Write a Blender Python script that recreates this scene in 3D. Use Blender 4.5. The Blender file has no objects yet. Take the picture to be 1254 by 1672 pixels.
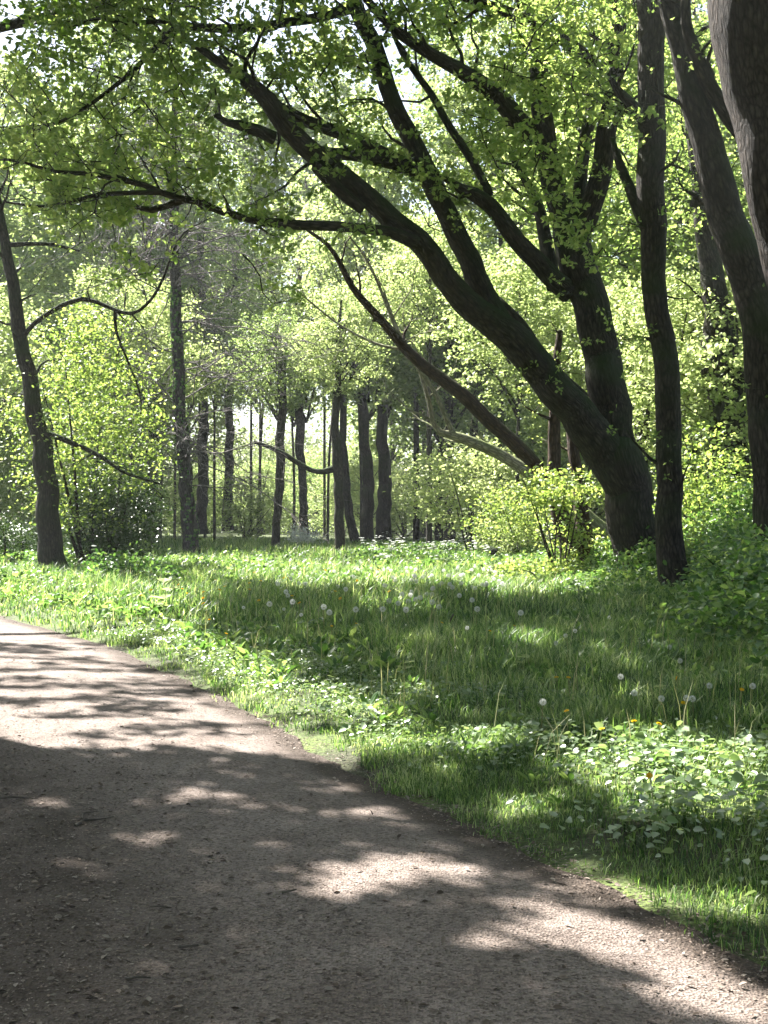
import bpy, math, random
import numpy as np
from mathutils import Vector

RS = np.random.RandomState(7)
random.seed(7)
C = bpy.context.scene.collection
F, HOR, CZ = 1950.0, 845.0, 1.6           # photograph pixels: focal length, horizon row; eye height in metres

# ---------------------------------------------------------------- helpers
def P(px, py, D):
    return np.array([(px - 627.0) / F * D, D, CZ + (HOR - py) / F * D])

SUN_AZ, SUN_EL = math.radians(40), math.radians(50)    # azimuth measured from +Y towards -X
S = np.array([-math.sin(SUN_AZ) * math.cos(SUN_EL), math.cos(SUN_AZ) * math.cos(SUN_EL), math.sin(SUN_EL)])

def sstep(a, b, x):
    t = np.clip((x - a) / (b - a), 0, 1)
    return t * t * (3 - 2 * t)

def hash2(i, j, seed):
    n = np.sin(i * 127.1 + j * 311.7 + seed * 74.7) * 43758.5453
    return n - np.floor(n)

def noise2(x, y, seed=0):
    x = np.asarray(x, float); y = np.asarray(y, float)
    i, j = np.floor(x), np.floor(y)
    fx, fy = x - i, y - j
    fx = fx * fx * (3 - 2 * fx); fy = fy * fy * (3 - 2 * fy)
    a = hash2(i, j, seed); b = hash2(i + 1, j, seed); c = hash2(i, j + 1, seed); d = hash2(i + 1, j + 1, seed)
    return (a * (1 - fx) + b * fx) * (1 - fy) + (c * (1 - fx) + d * fx) * fy

def fbm2(x, y, seed=0):
    return (noise2(x, y, seed) * .55 + noise2(x * 2.1, y * 2.1, seed + 1) * .3 + noise2(x * 4.3, y * 4.3, seed + 2) * .15)

def unit(v):
    v = np.asarray(v, float)
    return v / np.maximum(np.linalg.norm(v, axis=-1, keepdims=True), 1e-9)

# path edges on the ground plane (x as a function of y)
EDGE_R = np.array([(-12, 3.2), (0, 2.45), (3.0, 1.72), (4.16, 1.34), (4.8, 1.11), (5.57, .72), (6.3, .36), (7.8, -.33), (9.9, -1.15), (14.2, -3.1), (19.5, -6.3), (24, -10), (30, -17), (36, -27)])
EDGE_L = np.array([(-12, -1.2), (0, -1.5), (3.0, -1.75), (4.2, -1.95), (5.5, -2.3), (7, -3.0), (9, -4.3), (12, -6.8), (15, -10.5), (18, -15.5), (22, -24), (25, -33)])
def smooth_edge(y, E):
    acc = 0
    for d in (-.6, -.3, 0, .3, .6):
        acc = acc + np.interp(y + d, E[:, 0], E[:, 1])
    return acc / 5
def path_r(y): return smooth_edge(y, EDGE_R)
def path_l(y): return smooth_edge(y, EDGE_L)

def ground_h(x, y):
    r = x - path_r(y)
    l = path_l(y) - x
    k = np.maximum(sstep(0, 1.2, r), sstep(0, 1.2, l))
    return k * (.05 + .10 * fbm2(x * .35, y * .35, 3)) * np.where(y > 60, .5, 1)

# sunlight map of the ground: where the canopy has openings (photograph rows and columns -> ground points)
def lit_amount(x, y):
    y = np.maximum(y, .5)
    px = 627 + x / y * F
    py = HOR + CZ / y * F
    L = np.zeros_like(px)
    def ell(cx, cy, rx, ry, v=1.0, rot=0.0, soft=.45):
        nonlocal L
        c, s = math.cos(rot), math.sin(rot)
        dx, dy = px - cx, py - cy
        u = (dx * c + dy * s) / rx; w = (-dx * s + dy * c) / ry
        d = np.sqrt(u * u + w * w)
        L = np.maximum(L, v * (1 - sstep(1 - soft, 1 + soft, d)))
    ell(60, 1000, 300, 55, 1.1)                      # far bend of the path and its verge
    ell(200, 1150, 420, 105, .64, .05, .3)            # broken light on the path
    ell(70, 1225, 130, 24, .85); ell(300, 1180, 140, 30, .75); ell(480, 1215, 120, 26, .9, .2)
    ell(150, 1275, 90, 14, .75); ell(80, 1320, 40, 9, .8); ell(270, 1388, 55, 14, .8); ell(190, 1405, 40, 10, .7)
    ell(320, 1310, 90, 12, .6); ell(620, 1335, 80, 14, .75); ell(590, 1290, 60, 10, .6)
    ell(640, 1440, 165, 34, 1.0, -.05, .25); ell(560, 1470, 90, 16, 1., 0, .25); ell(800, 1440, 120, 22, .9, .1)
    ell(1000, 1530, 190, 40, 1.0, .3, .3); ell(1180, 1620, 190, 55, 1.1, .35, .3); ell(1010, 1575, 160, 22, .8, .15)
    ell(1060, 1560, 240, 55, 1.1, .3, .3); ell(1190, 1645, 160, 50, 1.1, .2, .3); ell(900, 1500, 110, 18, .8, .2)
    ell(640, 1555, 55, 14, .7); ell(760, 1580, 60, 13, .6); ell(700, 1650, 60, 12, .55); ell(1000, 1650, 120, 20, .6)
    ell(1080, 1470, 230, 28, 1.1, .22, .3)            # bright grass verge
    ell(640, 935, 360, 48, 1.25, 0, .3); ell(860, 950, 160, 55, 1.1, .1, .3); ell(1000, 890, 130, 40, .8)
    ell(300, 1060, 130, 22, .8, .35); ell(420, 1115, 140, 30, 1.05, .42, .3); ell(540, 1160, 110, 24, 1.0, .3)
    ell(660, 1020, 80, 15, .85); ell(640, 1205, 110, 22, .75, .2); ell(830, 1235, 90, 20, .75, .1); ell(700, 1150, 60, 12, .6)
    ell(1130, 1310, 210, 70, 1.0, .12, .3); ell(1000, 1280, 60, 30, 1.0); ell(900, 1330, 140, 30, .6)
    ell(900, 1090, 70, 16, .55); ell(1070, 1180, 30, 14, .8); ell(1060, 1105, 90, 14, .45); ell(770, 1270, 120, 25, .55, .2)
    return L
def is_lit(x, y, jit=.06):
    n1 = fbm2(x * 2.9 + 5, y * 2.5, 11); n2 = fbm2(x * 2.1 + 1.2 * y, y * 4.6, 12)
    w = sstep(7, 9.5, y) * (x < path_r(y) + .3)
    n = n1 * (1 - w) + n2 * w
    n = np.clip((n - .22) / .56, 0, 1)
    return n < lit_amount(x, y) + .03

def shadow_point(p):
    return p[:, 0] - S[0] / S[2] * p[:, 2], p[:, 1] - S[1] / S[2] * p[:, 2]

# ---------------------------------------------------------------- mesh building
def mesh_from(name, verts, loops, sizes, attrs=None):
    me = bpy.data.meshes.new(name)
    verts = np.ascontiguousarray(verts, np.float32)
    loops = np.ascontiguousarray(loops, np.int32)
    sizes = np.ascontiguousarray(sizes, np.int32)
    me.vertices.add(len(verts)); me.vertices.foreach_set('co', verts.ravel())
    me.loops.add(len(loops)); me.loops.foreach_set('vertex_index', loops)
    me.polygons.add(len(sizes))
    starts = np.concatenate([[0], np.cumsum(sizes)[:-1]]).astype(np.int32)
    me.polygons.foreach_set('loop_start', starts)
    me.polygons.foreach_set('use_smooth', np.ones(len(sizes), bool))
    for k, v in (attrs or {}).items():
        if v.ndim == 2:
            a = me.attributes.new(k, 'FLOAT_VECTOR', 'POINT'); a.data.foreach_set('vector', np.ascontiguousarray(v, np.float32).ravel())
        else:
            a = me.attributes.new(k, 'FLOAT', 'POINT'); a.data.foreach_set('value', np.ascontiguousarray(v, np.float32))
    me.update(calc_edges=True)
    return me

def link(name, me, mat, parent=None, loc=None):
    o = bpy.data.objects.new(name, me)
    if mat is not None and not me.materials:
        me.materials.append(mat)
    C.objects.link(o)
    if parent is not None:
        o.parent = parent
    if loc is not None:
        o.location = loc
    return o

def thing(name, label, cat, loc=(0, 0, 0), group=None, rz=0):
    o = bpy.data.objects.new(name, None); C.objects.link(o)
    o.empty_display_size = .2
    o.location = loc; o.rotation_euler = (0, 0, rz)
    o['label'] = label; o['category'] = cat
    if group: o['group'] = group
    return o
def copy_tree(o, loc, rz=0, scale=1, label=None, group=None):
    r = o.copy(); C.objects.link(r); r.location = loc; r.rotation_euler = (0, 0, rz); r.scale = (scale,) * 3 if np.isscalar(scale) else scale
    if label: r['label'] = label
    if group: r['group'] = group
    for ch in list(o.children):
        c = ch.copy(); C.objects.link(c); c.parent = r
    return r

def spline(pts, rad, step=.25):
    pts = np.asarray(pts, float); rad = np.asarray(rad, float)
    n = len(pts)
    if n == 2:
        k = max(2, int(np.linalg.norm(pts[1] - pts[0]) / step) + 1)
        t = np.linspace(0, 1, k)[:, None]
        return pts[0] * (1 - t) + pts[1] * t, rad[0] * (1 - t[:, 0]) + rad[1] * t[:, 0]
    e = np.vstack([2 * pts[0] - pts[1], pts, 2 * pts[-1] - pts[-2]])
    op, orr = [], []
    for i in range(n - 1):
        p0, p1, p2, p3 = e[i:i + 4]
        k = max(1, int(np.linalg.norm(p2 - p1) / step))
        t = np.linspace(0, 1, k, endpoint=False)[:, None]
        op.append(.5 * ((2 * p1) + (-p0 + p2) * t + (2 * p0 - 5 * p1 + 4 * p2 - p3) * t ** 2 + (-p0 + 3 * p1 - 3 * p2 + p3) * t ** 3))
        orr.append(rad[i] * (1 - t[:, 0]) + rad[i + 1] * t[:, 0])
    op.append(pts[-1:]); orr.append(rad[-1:])
    return np.vstack(op), np.concatenate(orr)

class Tubes:
    """many tapered tubes in one mesh; 'bark' keeps a seamless bark coordinate"""
    def __init__(s): s.v, s.f, s.a, s.n = [], [], [], 0
    def add(s, pts, rad, sides=8, bump=0.0, cap=True, flare=0.0):
        pts = np.asarray(pts, float); rad = np.asarray(rad, float)
        m = len(pts)
        if m < 2: return
        tan = np.empty_like(pts)
        tan[1:-1] = pts[2:] - pts[:-2]; tan[0] = pts[1] - pts[0]; tan[-1] = pts[-1] - pts[-2]
        tan = unit(tan)
        ref = np.array([0, 1.0, .01]) if abs(tan[0][1]) < .9 else np.array([1.0, 0, 0])
        u = unit(np.cross(tan, ref)); w = np.cross(tan, u)
        th = np.linspace(0, 2 * np.pi, sides, endpoint=False)
        ct, st = np.cos(th), np.sin(th)
        ln = np.concatenate([[0], np.cumsum(np.linalg.norm(np.diff(pts, axis=0), axis=1))])
        r = rad[:, None] * np.ones(sides)
        if bump:
            ph = s.n * .37
            r = r * (1 + bump * (np.sin(3 * th[None] + ln[:, None] * 1.3 + ph) * .5 + np.sin(5 * th[None] - ln[:, None] * 2.1 + ph) * .35 + (RS.rand(m, sides) - .5) * .9))
        if flare:
            fl = np.exp(-ln / (rad[0] * 1.1))
            r = r * (1 + flare * fl[:, None] * (1 + .45 * np.sin(5 * th[None] + 1.3)))
        v = pts[:, None, :] + r[..., None] * (u[:, None] * ct[None, :, None] + w[:, None] * st[None, :, None])
        a = np.stack([rad[:, None] * ct[None], rad[:, None] * st[None], (ln + s.n * .013)[:, None] * np.ones(sides)], -1)
        idx = s.n + np.arange(m * sides).reshape(m, sides)
        q = np.stack([idx[:-1], np.roll(idx[:-1], -1, 1), np.roll(idx[1:], -1, 1), idx[1:]], -1).reshape(-1, 4)
        s.v.append(v.reshape(-1, 3)); s.a.append(a.reshape(-1, 3)); s.f.append(q)
        s.n += m * sides
        if cap:                                       # closed tip
            tip = pts[-1] + tan[-1] * rad[-1] * .6
            s.v.append(tip[None]); s.a.append(a[-1:, 0]); k = s.n; s.n += 1
            l = idx[-1]
            s.f.append(np.stack([l, np.roll(l, -1), np.full(sides, k), np.full(sides, k)], -1))
    def build(s, name, mat, parent=None, origin=None):
        v = np.vstack(s.v)
        if origin is not None: v = v - np.asarray(origin)
        f = np.vstack(s.f)
        tri = f[:, 2] == f[:, 3]
        loops = np.concatenate([f[~tri].ravel(), f[tri][:, :3].ravel()])
        sizes = np.concatenate([np.full((~tri).sum(), 4), np.full(tri.sum(), 3)])
        return link(name, mesh_from(name, v, loops, sizes, {'bark': np.vstack(s.a)}), mat, parent)

LEAF = np.array([(0, 0, 0), (-.30, .30, .07), (-.26, .68, .05), (0, 1, -.06), (.26, .68, .05), (.30, .30, .07)])
LEAF_OAK = np.array([(0, 0, 0), (-.16, .38, .05), (-.31, .70, .06), (0, 1, -.08), (.31, .70, .06), (.16, .38, .05)])
LEAF_ROUND = np.array([(0, 0, 0), (-.42, .22, .08), (-.36, .66, .06), (0, 1, -.12), (.36, .66, .06), (.42, .22, .08)])
def leaf_arrays(pos, direc, nrm, size, tmpl=LEAF, wide=1.0):
    d = unit(direc); x = unit(np.cross(d, nrm)); n = np.cross(x, d)
    t = tmpl * np.array([wide, 1, 1])
    size = np.broadcast_to(size, (len(pos),))
    v = pos[:, None, :] + size[:, None, None] * (t[None, :, 0:1] * x[:, None] + t[None, :, 1:2] * d[:, None] + t[None, :, 2:3] * n[:, None])
    N = len(pos)
    b = np.arange(N)[:, None] * 6
    q = np.concatenate([b + np.array([[0, 3, 2, 1]]), b + np.array([[0, 5, 4, 3]])], 1).reshape(-1)
    return v.reshape(-1, 3), q
class Leaves:
    def __init__(s): s.v, s.q, s.n = [], [], 0
    def add(s, pos, size, direc=None, nrm=None, up=.8, tmpl=LEAF, wide=1.0):
        pos = np.asarray(pos, float)
        if len(pos) == 0: return
        N = len(pos)
        if direc is None: direc = RS.normal(size=(N, 3)) * np.array([1, 1, .6])
        if nrm is None: nrm = RS.normal(size=(N, 3)) * .6 + np.array([0, 0, up])
        v, q = leaf_arrays(pos, direc, nrm, size, tmpl, wide)
        s.v.append(v); s.q.append(q + s.n); s.n += len(v)
    def build(s, name, mat, parent=None, origin=None):
        v = np.vstack(s.v); q = np.concatenate(s.q)
        if origin is not None: v = v - np.asarray(origin)
        return link(name, mesh_from(name, v, q, np.full(len(q) // 4, 4)), mat, parent)

def tufts(LV, e, n, size, spread=.15, up=.5, tmpl=None, rej=True):
    """leaves in small rosettes around one twig end"""
    k = max(1, n // 8)
    c = e + RS.normal(size=(k, 3)) * spread * np.array([1, 1, .7])
    c = np.repeat(c, int(np.ceil(n / k)), 0)
    d = unit(RS.normal(size=c.shape)) * np.array([1, 1, .7]) + np.array([0, 0, .05])
    c = c + d * .02 + RS.normal(size=c.shape) * .02
    if rej:
        ok = ~is_lit(*shadow_point(c)); c, d = c[ok], d[ok]
    LV.add(c, sz(len(c), *size), direc=d, tmpl=LEAF_OAK if tmpl is None else tmpl, up=up)

def sz(n, a, b): return a + (b - a) * RS.rand(n)

# ---------------------------------------------------------------- materials
def new_mat(name):
    m = bpy.data.materials.new(name); m.use_nodes = True
    nt = m.node_tree; nt.nodes.clear()
    out = nt.nodes.new('ShaderNodeOutputMaterial')
    return m, nt, out
def nd(nt, t, **kw):
    n = nt.nodes.new(t)
    for k, v in kw.items():
        if k in n.inputs: n.inputs[k].default_value = v
        else: setattr(n, k, v)
    return n
def ramp(nt, stops):
    r = nt.nodes.new('ShaderNodeValToRGB')
    cr = r.color_ramp
    while len(cr.elements) < len(stops): cr.elements.new(.5)
    for e, (p, c) in zip(cr.elements, stops):
        e.position = p; e.color = (*c, 1)
    return r
def leaf_mat(name, cols, trans=.5, tint=(1.9, 1.75, 1.0), rough=.45, spec=.4, objvar=.25, patch=0, pscale=1.0):
    m, nt, out = new_mat(name); L = nt.links
    g = nd(nt, 'ShaderNodeNewGeometry')
    r = ramp(nt, [(i / (len(cols) - 1), c) for i, c in enumerate(cols)])
    oi = nd(nt, 'ShaderNodeObjectInfo')
    ma = nd(nt, 'ShaderNodeMath', operation='MULTIPLY_ADD'); ma.inputs[1].default_value = objvar; ma.inputs[2].default_value = 0
    L.new(oi.outputs['Random'], ma.inputs[0])
    mb = nd(nt, 'ShaderNodeMath', operation='MULTIPLY_ADD'); mb.inputs[1].default_value = 1 - objvar
    L.new(g.outputs['Random Per Island'], mb.inputs[0]); L.new(ma.outputs[0], mb.inputs[2])
    fac = mb.outputs[0]
    if patch:
        tc = nd(nt, 'ShaderNodeTexCoord'); pn = nd(nt, 'ShaderNodeTexNoise', Scale=pscale, Detail=4, Roughness=.6); L.new(tc.outputs['Object'], pn.inputs['Vector'])
        pm = nd(nt, 'ShaderNodeMath', operation='MULTIPLY_ADD'); pm.inputs[1].default_value = patch; pm.inputs[2].default_value = -.5 * patch; L.new(pn.outputs[0], pm.inputs[0])
        pa = nd(nt, 'ShaderNodeMath', operation='ADD'); pa.use_clamp = True; L.new(fac, pa.inputs[0]); L.new(pm.outputs[0], pa.inputs[1]); fac = pa.outputs[0]
    L.new(fac, r.inputs[0])
    p = nd(nt, 'ShaderNodeBsdfPrincipled', Roughness=rough)
    p.inputs['Specular IOR Level'].default_value = spec
    L.new(r.outputs[0], p.inputs['Base Color'])
    mul = nd(nt, 'ShaderNodeMix', data_type='RGBA', blend_type='MULTIPLY'); mul.inputs[0].default_value = 1
    L.new(r.outputs[0], mul.inputs[6]); mul.inputs[7].default_value = (*tint, 1)
    t = nd(nt, 'ShaderNodeBsdfTranslucent'); L.new(mul.outputs[2], t.inputs['Color'])
    mx = nd(nt, 'ShaderNodeMixShader'); mx.inputs[0].default_value = trans
    L.new(p.outputs[0], mx.inputs[1]); L.new(t.outputs[0], mx.inputs[2]); L.new(mx.outputs[0], out.inputs[0])
    return m
def bark_mat(name, dark, light, moss=None, moss_amt=.5, scale=1.0, bump=.9):
    m, nt, out = new_mat(name); L = nt.links
    at = nd(nt, 'ShaderNodeAttribute', attribute_name='bark')
    mp = nd(nt, 'ShaderNodeMapping'); mp.inputs['Scale'].default_value = (10 * scale, 10 * scale, 3.0 * scale)
    L.new(at.outputs['Vector'], mp.inputs[0])
    n1 = nd(nt, 'ShaderNodeTexNoise', Scale=1.8, Detail=6, Roughness=.65); L.new(mp.outputs[0], n1.inputs['Vector'])
    vo = nd(nt, 'ShaderNodeTexVoronoi', Scale=1.6, feature='DISTANCE_TO_EDGE'); L.new(mp.outputs[0], vo.inputs['Vector'])
    r = ramp(nt, [(.28, dark), (.72, light)]); L.new(n1.outputs[0], r.inputs[0])
    rf = ramp(nt, [(.0, (.2, .2, .2)), (.3, (1, 1, 1))]); L.new(vo.outputs['Distance'], rf.inputs[0])
    mf = nd(nt, 'ShaderNodeMix', data_type='RGBA', blend_type='MULTIPLY'); mf.inputs[0].default_value = .8
    L.new(r.outputs[0], mf.inputs[6]); L.new(rf.outputs[0], mf.inputs[7])
    col = mf.outputs[2]
    n3 = nd(nt, 'ShaderNodeTexNoise', Scale=1.3, Detail=4)
    tc = nd(nt, 'ShaderNodeTexCoord'); L.new(tc.outputs['Object'], n3.inputs['Vector'])
    if moss:
        ge = nd(nt, 'ShaderNodeNewGeometry'); sx = nd(nt, 'ShaderNodeSeparateXYZ'); L.new(ge.outputs['Normal'], sx.inputs[0])
        a = nd(nt, 'ShaderNodeMath', operation='MULTIPLY_ADD'); a.inputs[1].default_value = .45; a.inputs[2].default_value = moss_amt - .45
        L.new(sx.outputs[2], a.inputs[0])
        b = nd(nt, 'ShaderNodeMath', operation='ADD'); L.new(a.outputs[0], b.inputs[0]); L.new(n3.outputs[0], b.inputs[1])
        r2 = ramp(nt, [(.45, (0, 0, 0)), (.85, (1, 1, 1))]); L.new(b.outputs[0], r2.inputs[0])
        mx = nd(nt, 'ShaderNodeMix', data_type='RGBA'); L.new(r2.outputs[0], mx.inputs[0]); L.new(col, mx.inputs[6]); mx.inputs[7].default_value = (*moss, 1)
        col = mx.outputs[2]
    p = nd(nt, 'ShaderNodeBsdfPrincipled', Roughness=.9); p.inputs['Specular IOR Level'].default_value = .2
    L.new(col, p.inputs['Base Color'])
    ad = nd(nt, 'ShaderNodeMath', operation='MULTIPLY_ADD'); ad.inputs[1].default_value = .7
    L.new(vo.outputs['Distance'], ad.inputs[0]); L.new(n1.outputs[0], ad.inputs[2])
    bp = nd(nt, 'ShaderNodeBump', Strength=bump, Distance=.08); L.new(ad.outputs[0], bp.inputs['Height']); L.new(bp.outputs[0], p.inputs['Normal'])
    L.new(p.outputs[0], out.inputs[0])
    return m
def plain_mat(name, c1, c2, rough=.8, scale=20, spec=.3, trans=0):
    m, nt, out = new_mat(name); L = nt.links
    tc = nd(nt, 'ShaderNodeTexCoord'); n = nd(nt, 'ShaderNodeTexNoise', Scale=scale, Detail=4); L.new(tc.outputs['Object'], n.inputs['Vector'])
    r = ramp(nt, [(.35, c1), (.65, c2)]); L.new(n.outputs[0], r.inputs[0])
    p = nd(nt, 'ShaderNodeBsdfPrincipled', Roughness=rough); p.inputs['Specular IOR Level'].default_value = spec
    L.new(r.outputs[0], p.inputs['Base Color'])
    if trans:
        t = nd(nt, 'ShaderNodeBsdfTranslucent'); L.new(r.outputs[0], t.inputs[0])
        mx = nd(nt, 'ShaderNodeMixShader'); mx.inputs[0].default_value = trans
        L.new(p.outputs[0], mx.inputs[1]); L.new(t.outputs[0], mx.inputs[2]); L.new(mx.outputs[0], out.inputs[0])
    else:
        L.new(p.outputs[0], out.inputs[0])
    return m

M = {}
M['oak_leaf'] = leaf_mat('oak_leaf', [(.085, .15, .04), (.18, .265, .075), (.32, .38, .14)], .64, (1.5, 1.42, 1.1))
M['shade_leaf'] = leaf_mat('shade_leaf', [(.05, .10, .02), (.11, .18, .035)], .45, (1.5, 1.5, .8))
M['far_leaf'] = leaf_mat('far_leaf', [(.09, .14, .04), (.21, .27, .095), (.36, .40, .19)], .6, (1.4, 1.4, 1.25), objvar=.4)
M['hazel_leaf'] = leaf_mat('hazel_leaf', [(.07, .13, .035), (.17, .25, .07), (.34, .40, .17)], .55, (1.6, 1.5, .9))
M['dark_leaf'] = leaf_mat('dark_leaf', [(.02, .05, .012), (.05, .09, .02)], .2, rough=.35)
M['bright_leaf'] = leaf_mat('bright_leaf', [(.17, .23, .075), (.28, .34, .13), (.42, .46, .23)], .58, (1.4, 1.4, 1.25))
M['under_leaf'] = leaf_mat('under_leaf', [(.025, .07, .018), (.075, .155, .04), (.24, .33, .13)], .5, (1.6, 1.5, .9), rough=.4)
M['cover_leaf'] = leaf_mat('cover_leaf', [(.08, .14, .05), (.15, .22, .09), (.30, .36, .22)], .35, (1.5, 1.5, .9), rough=.34, spec=.9, patch=1.2, pscale=2.2)
M['grass'] = leaf_mat('grass', [(.015, .043, .012), (.042, .10, .024), (.18, .27, .08), (.42, .45, .26)], .5, (1.45, 1.5, .95), rough=.4, patch=1.6, pscale=1.3)
M['litter'] = leaf_mat('litter', [(.03, .022, .016), (.08, .058, .042), (.16, .125, .10), (.26, .22, .185), (.16, .07, .035)], .08, (1, 1, 1), rough=.8, spec=.2)
M['oak_bark'] = bark_mat('oak_bark', (.011, .009, .007), (.10, .081, .065), (.022, .036, .008), .44)
M['brown_bark'] = bark_mat('brown_bark', (.02, .016, .013), (.105, .082, .068), (.035, .045, .018), .18, scale=1.7, bump=1.0)
M['red_bark'] = bark_mat('red_bark', (.04, .025, .017), (.12, .078, .053), (.07, .08, .03), .25)
M['pale_bark'] = bark_mat('pale_bark', (.22, .19, .14), (.42, .38, .29), (.16, .19, .07), .35)
M['grey_bark'] = bark_mat('grey_bark', (.045, .038, .033), (.14, .12, .105), (.06, .066, .03), .3)
M['twig'] = bark_mat('twig', (.16, .14, .13), (.36, .32, .31))
M['dandelion_stem'] = plain_mat('dandelion_stem', (.20, .22, .08), (.28, .24, .12), .6, trans=.3)
M['dandelion_clock'] = leaf_mat('dandelion_clock', [(.62, .62, .58), (.78, .78, .75)], .5, (1, 1, 1), rough=.9, spec=.1)
M['dandelion_yellow'] = leaf_mat('dandelion_yellow', [(.70, .42, .01), (.80, .55, .02)], .35, (1, 1, 1), rough=.7)
M['white_petal_lit_leaf'] = leaf_mat('white_petal_lit_leaf', [(.70, .72, .66), (.82, .82, .80)], .4, (1, 1, 1), rough=.6)
M['dead_wood'] = bark_mat('dead_wood', (.10, .08, .065), (.30, .26, .22), None, 0)

M['stalk'] = leaf_mat('stalk', [(.12, .16, .05), (.30, .30, .14), (.42, .38, .24)], .4, (1.2, 1.2, 1), rough=.6)

def ground_mat():
    m, nt, out = new_mat('meadow_soil'); L = nt.links
    tc = nd(nt, 'ShaderNodeTexCoord')
    n = nd(nt, 'ShaderNodeTexNoise', Scale=1.1, Detail=6); L.new(tc.outputs['Object'], n.inputs['Vector'])
    n2 = nd(nt, 'ShaderNodeTexNoise', Scale=35, Detail=4); L.new(tc.outputs['Object'], n2.inputs['Vector'])
    r = ramp(nt, [(.35, (.045, .05, .018)), (.5, (.07, .10, .022)), (.7, (.11, .15, .03))]); L.new(n.outputs[0], r.inputs[0])
    r2 = ramp(nt, [(.3, (.35, .33, .3)), (.7, (1.2, 1.2, 1.1))]); L.new(n2.outputs[0], r2.inputs[0])
    mx = nd(nt, 'ShaderNodeMix', data_type='RGBA', blend_type='MULTIPLY'); mx.inputs[0].default_value = 1
    L.new(r.outputs[0], mx.inputs[6]); L.new(r2.outputs[0], mx.inputs[7])
    p = nd(nt, 'ShaderNodeBsdfPrincipled', Roughness=.95); L.new(mx.outputs[2], p.inputs['Base Color'])
    bp = nd(nt, 'ShaderNodeBump', Strength=.8, Distance=.04); L.new(n2.outputs[0], bp.inputs['Height']); L.new(bp.outputs[0], p.inputs['Normal'])
    L.new(p.outputs[0], out.inputs[0])
    return m
def path_mat():
    m, nt, out = new_mat('path_gravel'); L = nt.links
    tc = nd(nt, 'ShaderNodeTexCoord'); at = nd(nt, 'ShaderNodeAttribute', attribute_name='margin')
    v = nd(nt, 'ShaderNodeTexVoronoi', Scale=85); L.new(tc.outputs['Object'], v.inputs['Vector'])
    v2 = nd(nt, 'ShaderNodeTexVoronoi', Scale=190); L.new(tc.outputs['Object'], v2.inputs['Vector'])
    n = nd(nt, 'ShaderNodeTexNoise', Scale=2.2, Detail=8, Roughness=.6); L.new(tc.outputs['Object'], n.inputs['Vector'])
    n2 = nd(nt, 'ShaderNodeTexNoise', Scale=60, Detail=5, Roughness=.7); L.new(tc.outputs['Object'], n2.inputs['Vector'])
    r = ramp(nt, [(.25, (.115, .089, .075)), (.55, (.198, .163, .143)), (.85, (.255, .215, .192))]); L.new(n.outputs[0], r.inputs[0])
    sx = nd(nt, 'ShaderNodeSeparateColor'); L.new(v.outputs['Color'], sx.inputs[0])
    r2 = ramp(nt, [(0, (.3, .26, .23)), (.2, (.65, .62, .6)), (.6, (1, 1, 1)), (1, (1.4, 1.35, 1.3))]); L.new(sx.outputs[0], r2.inputs[0])
    mx = nd(nt, 'ShaderNodeMix', data_type='RGBA', blend_type='MULTIPLY'); mx.inputs[0].default_value = .85
    L.new(r.outputs[0], mx.inputs[6]); L.new(r2.outputs[0], mx.inputs[7])
    # humus washed over the margins of the path
    ad = nd(nt, 'ShaderNodeMath', operation='MULTIPLY_ADD'); ad.inputs[1].default_value = .9; L.new(n.outputs[0], ad.inputs[0]); L.new(at.outputs['Fac'], ad.inputs[2])
    r3 = ramp(nt, [(.62, (0, 0, 0)), (1.0, (1, 1, 1))]); L.new(ad.outputs[0], r3.inputs[0])
    r4 = ramp(nt, [(.3, (.03, .022, .017)), (.7, (.09, .066, .05))]); L.new(n2.outputs[0], r4.inputs[0])
    mx2 = nd(nt, 'ShaderNodeMix', data_type='RGBA'); L.new(r3.outputs[0], mx2.inputs[0]); L.new(mx.outputs[2], mx2.inputs[6]); L.new(r4.outputs[0], mx2.inputs[7])
    p = nd(nt, 'ShaderNodeBsdfPrincipled', Roughness=.9); p.inputs['Specular IOR Level'].default_value = .25
    L.new(mx2.outputs[2], p.inputs['Base Color'])
    a1 = nd(nt, 'ShaderNodeMath', operation='ADD'); L.new(v.outputs['Distance'], a1.inputs[0]); L.new(n2.outputs[0], a1.inputs[1])
    bp = nd(nt, 'ShaderNodeBump', Strength=.9, Distance=.012); L.new(a1.outputs[0], bp.inputs['Height']); L.new(bp.outputs[0], p.inputs['Normal'])
    L.new(p.outputs[0], out.inputs[0])
    return m

# ---------------------------------------------------------------- setting: ground and path
def grid_mesh(name, xs, ys, hf):
    X, Y = np.meshgrid(xs, ys)
    Z = hf(X, Y)
    v = np.stack([X, Y, Z], -1).reshape(-1, 3)
    idx = np.arange(len(v)).reshape(X.shape)
    q = np.stack([idx[:-1, :-1], idx[:-1, 1:], idx[1:, 1:], idx[1:, :-1]], -1).reshape(-1)
    return mesh_from(name, v, q, np.full(len(q) // 4, 4))
xs = np.concatenate([-np.geomspace(700, 14, 20), np.arange(-13.5, 13.6, .3), np.geomspace(14, 700, 20)])
ys = np.concatenate([[-300, -100, -40, -20], np.arange(-10, 30, .3), np.arange(30, 70, 1.0), np.geomspace(70, 900, 22)])
def soil_h(x, y):
    inside = (x < path_r(y) + .02) & (x > path_l(y) - .02)
    return np.where(inside, -.03, ground_h(x, y))
go = link('ground', grid_mesh('ground', xs, ys, soil_h), ground_mat()); go['kind'] = 'structure'

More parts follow.
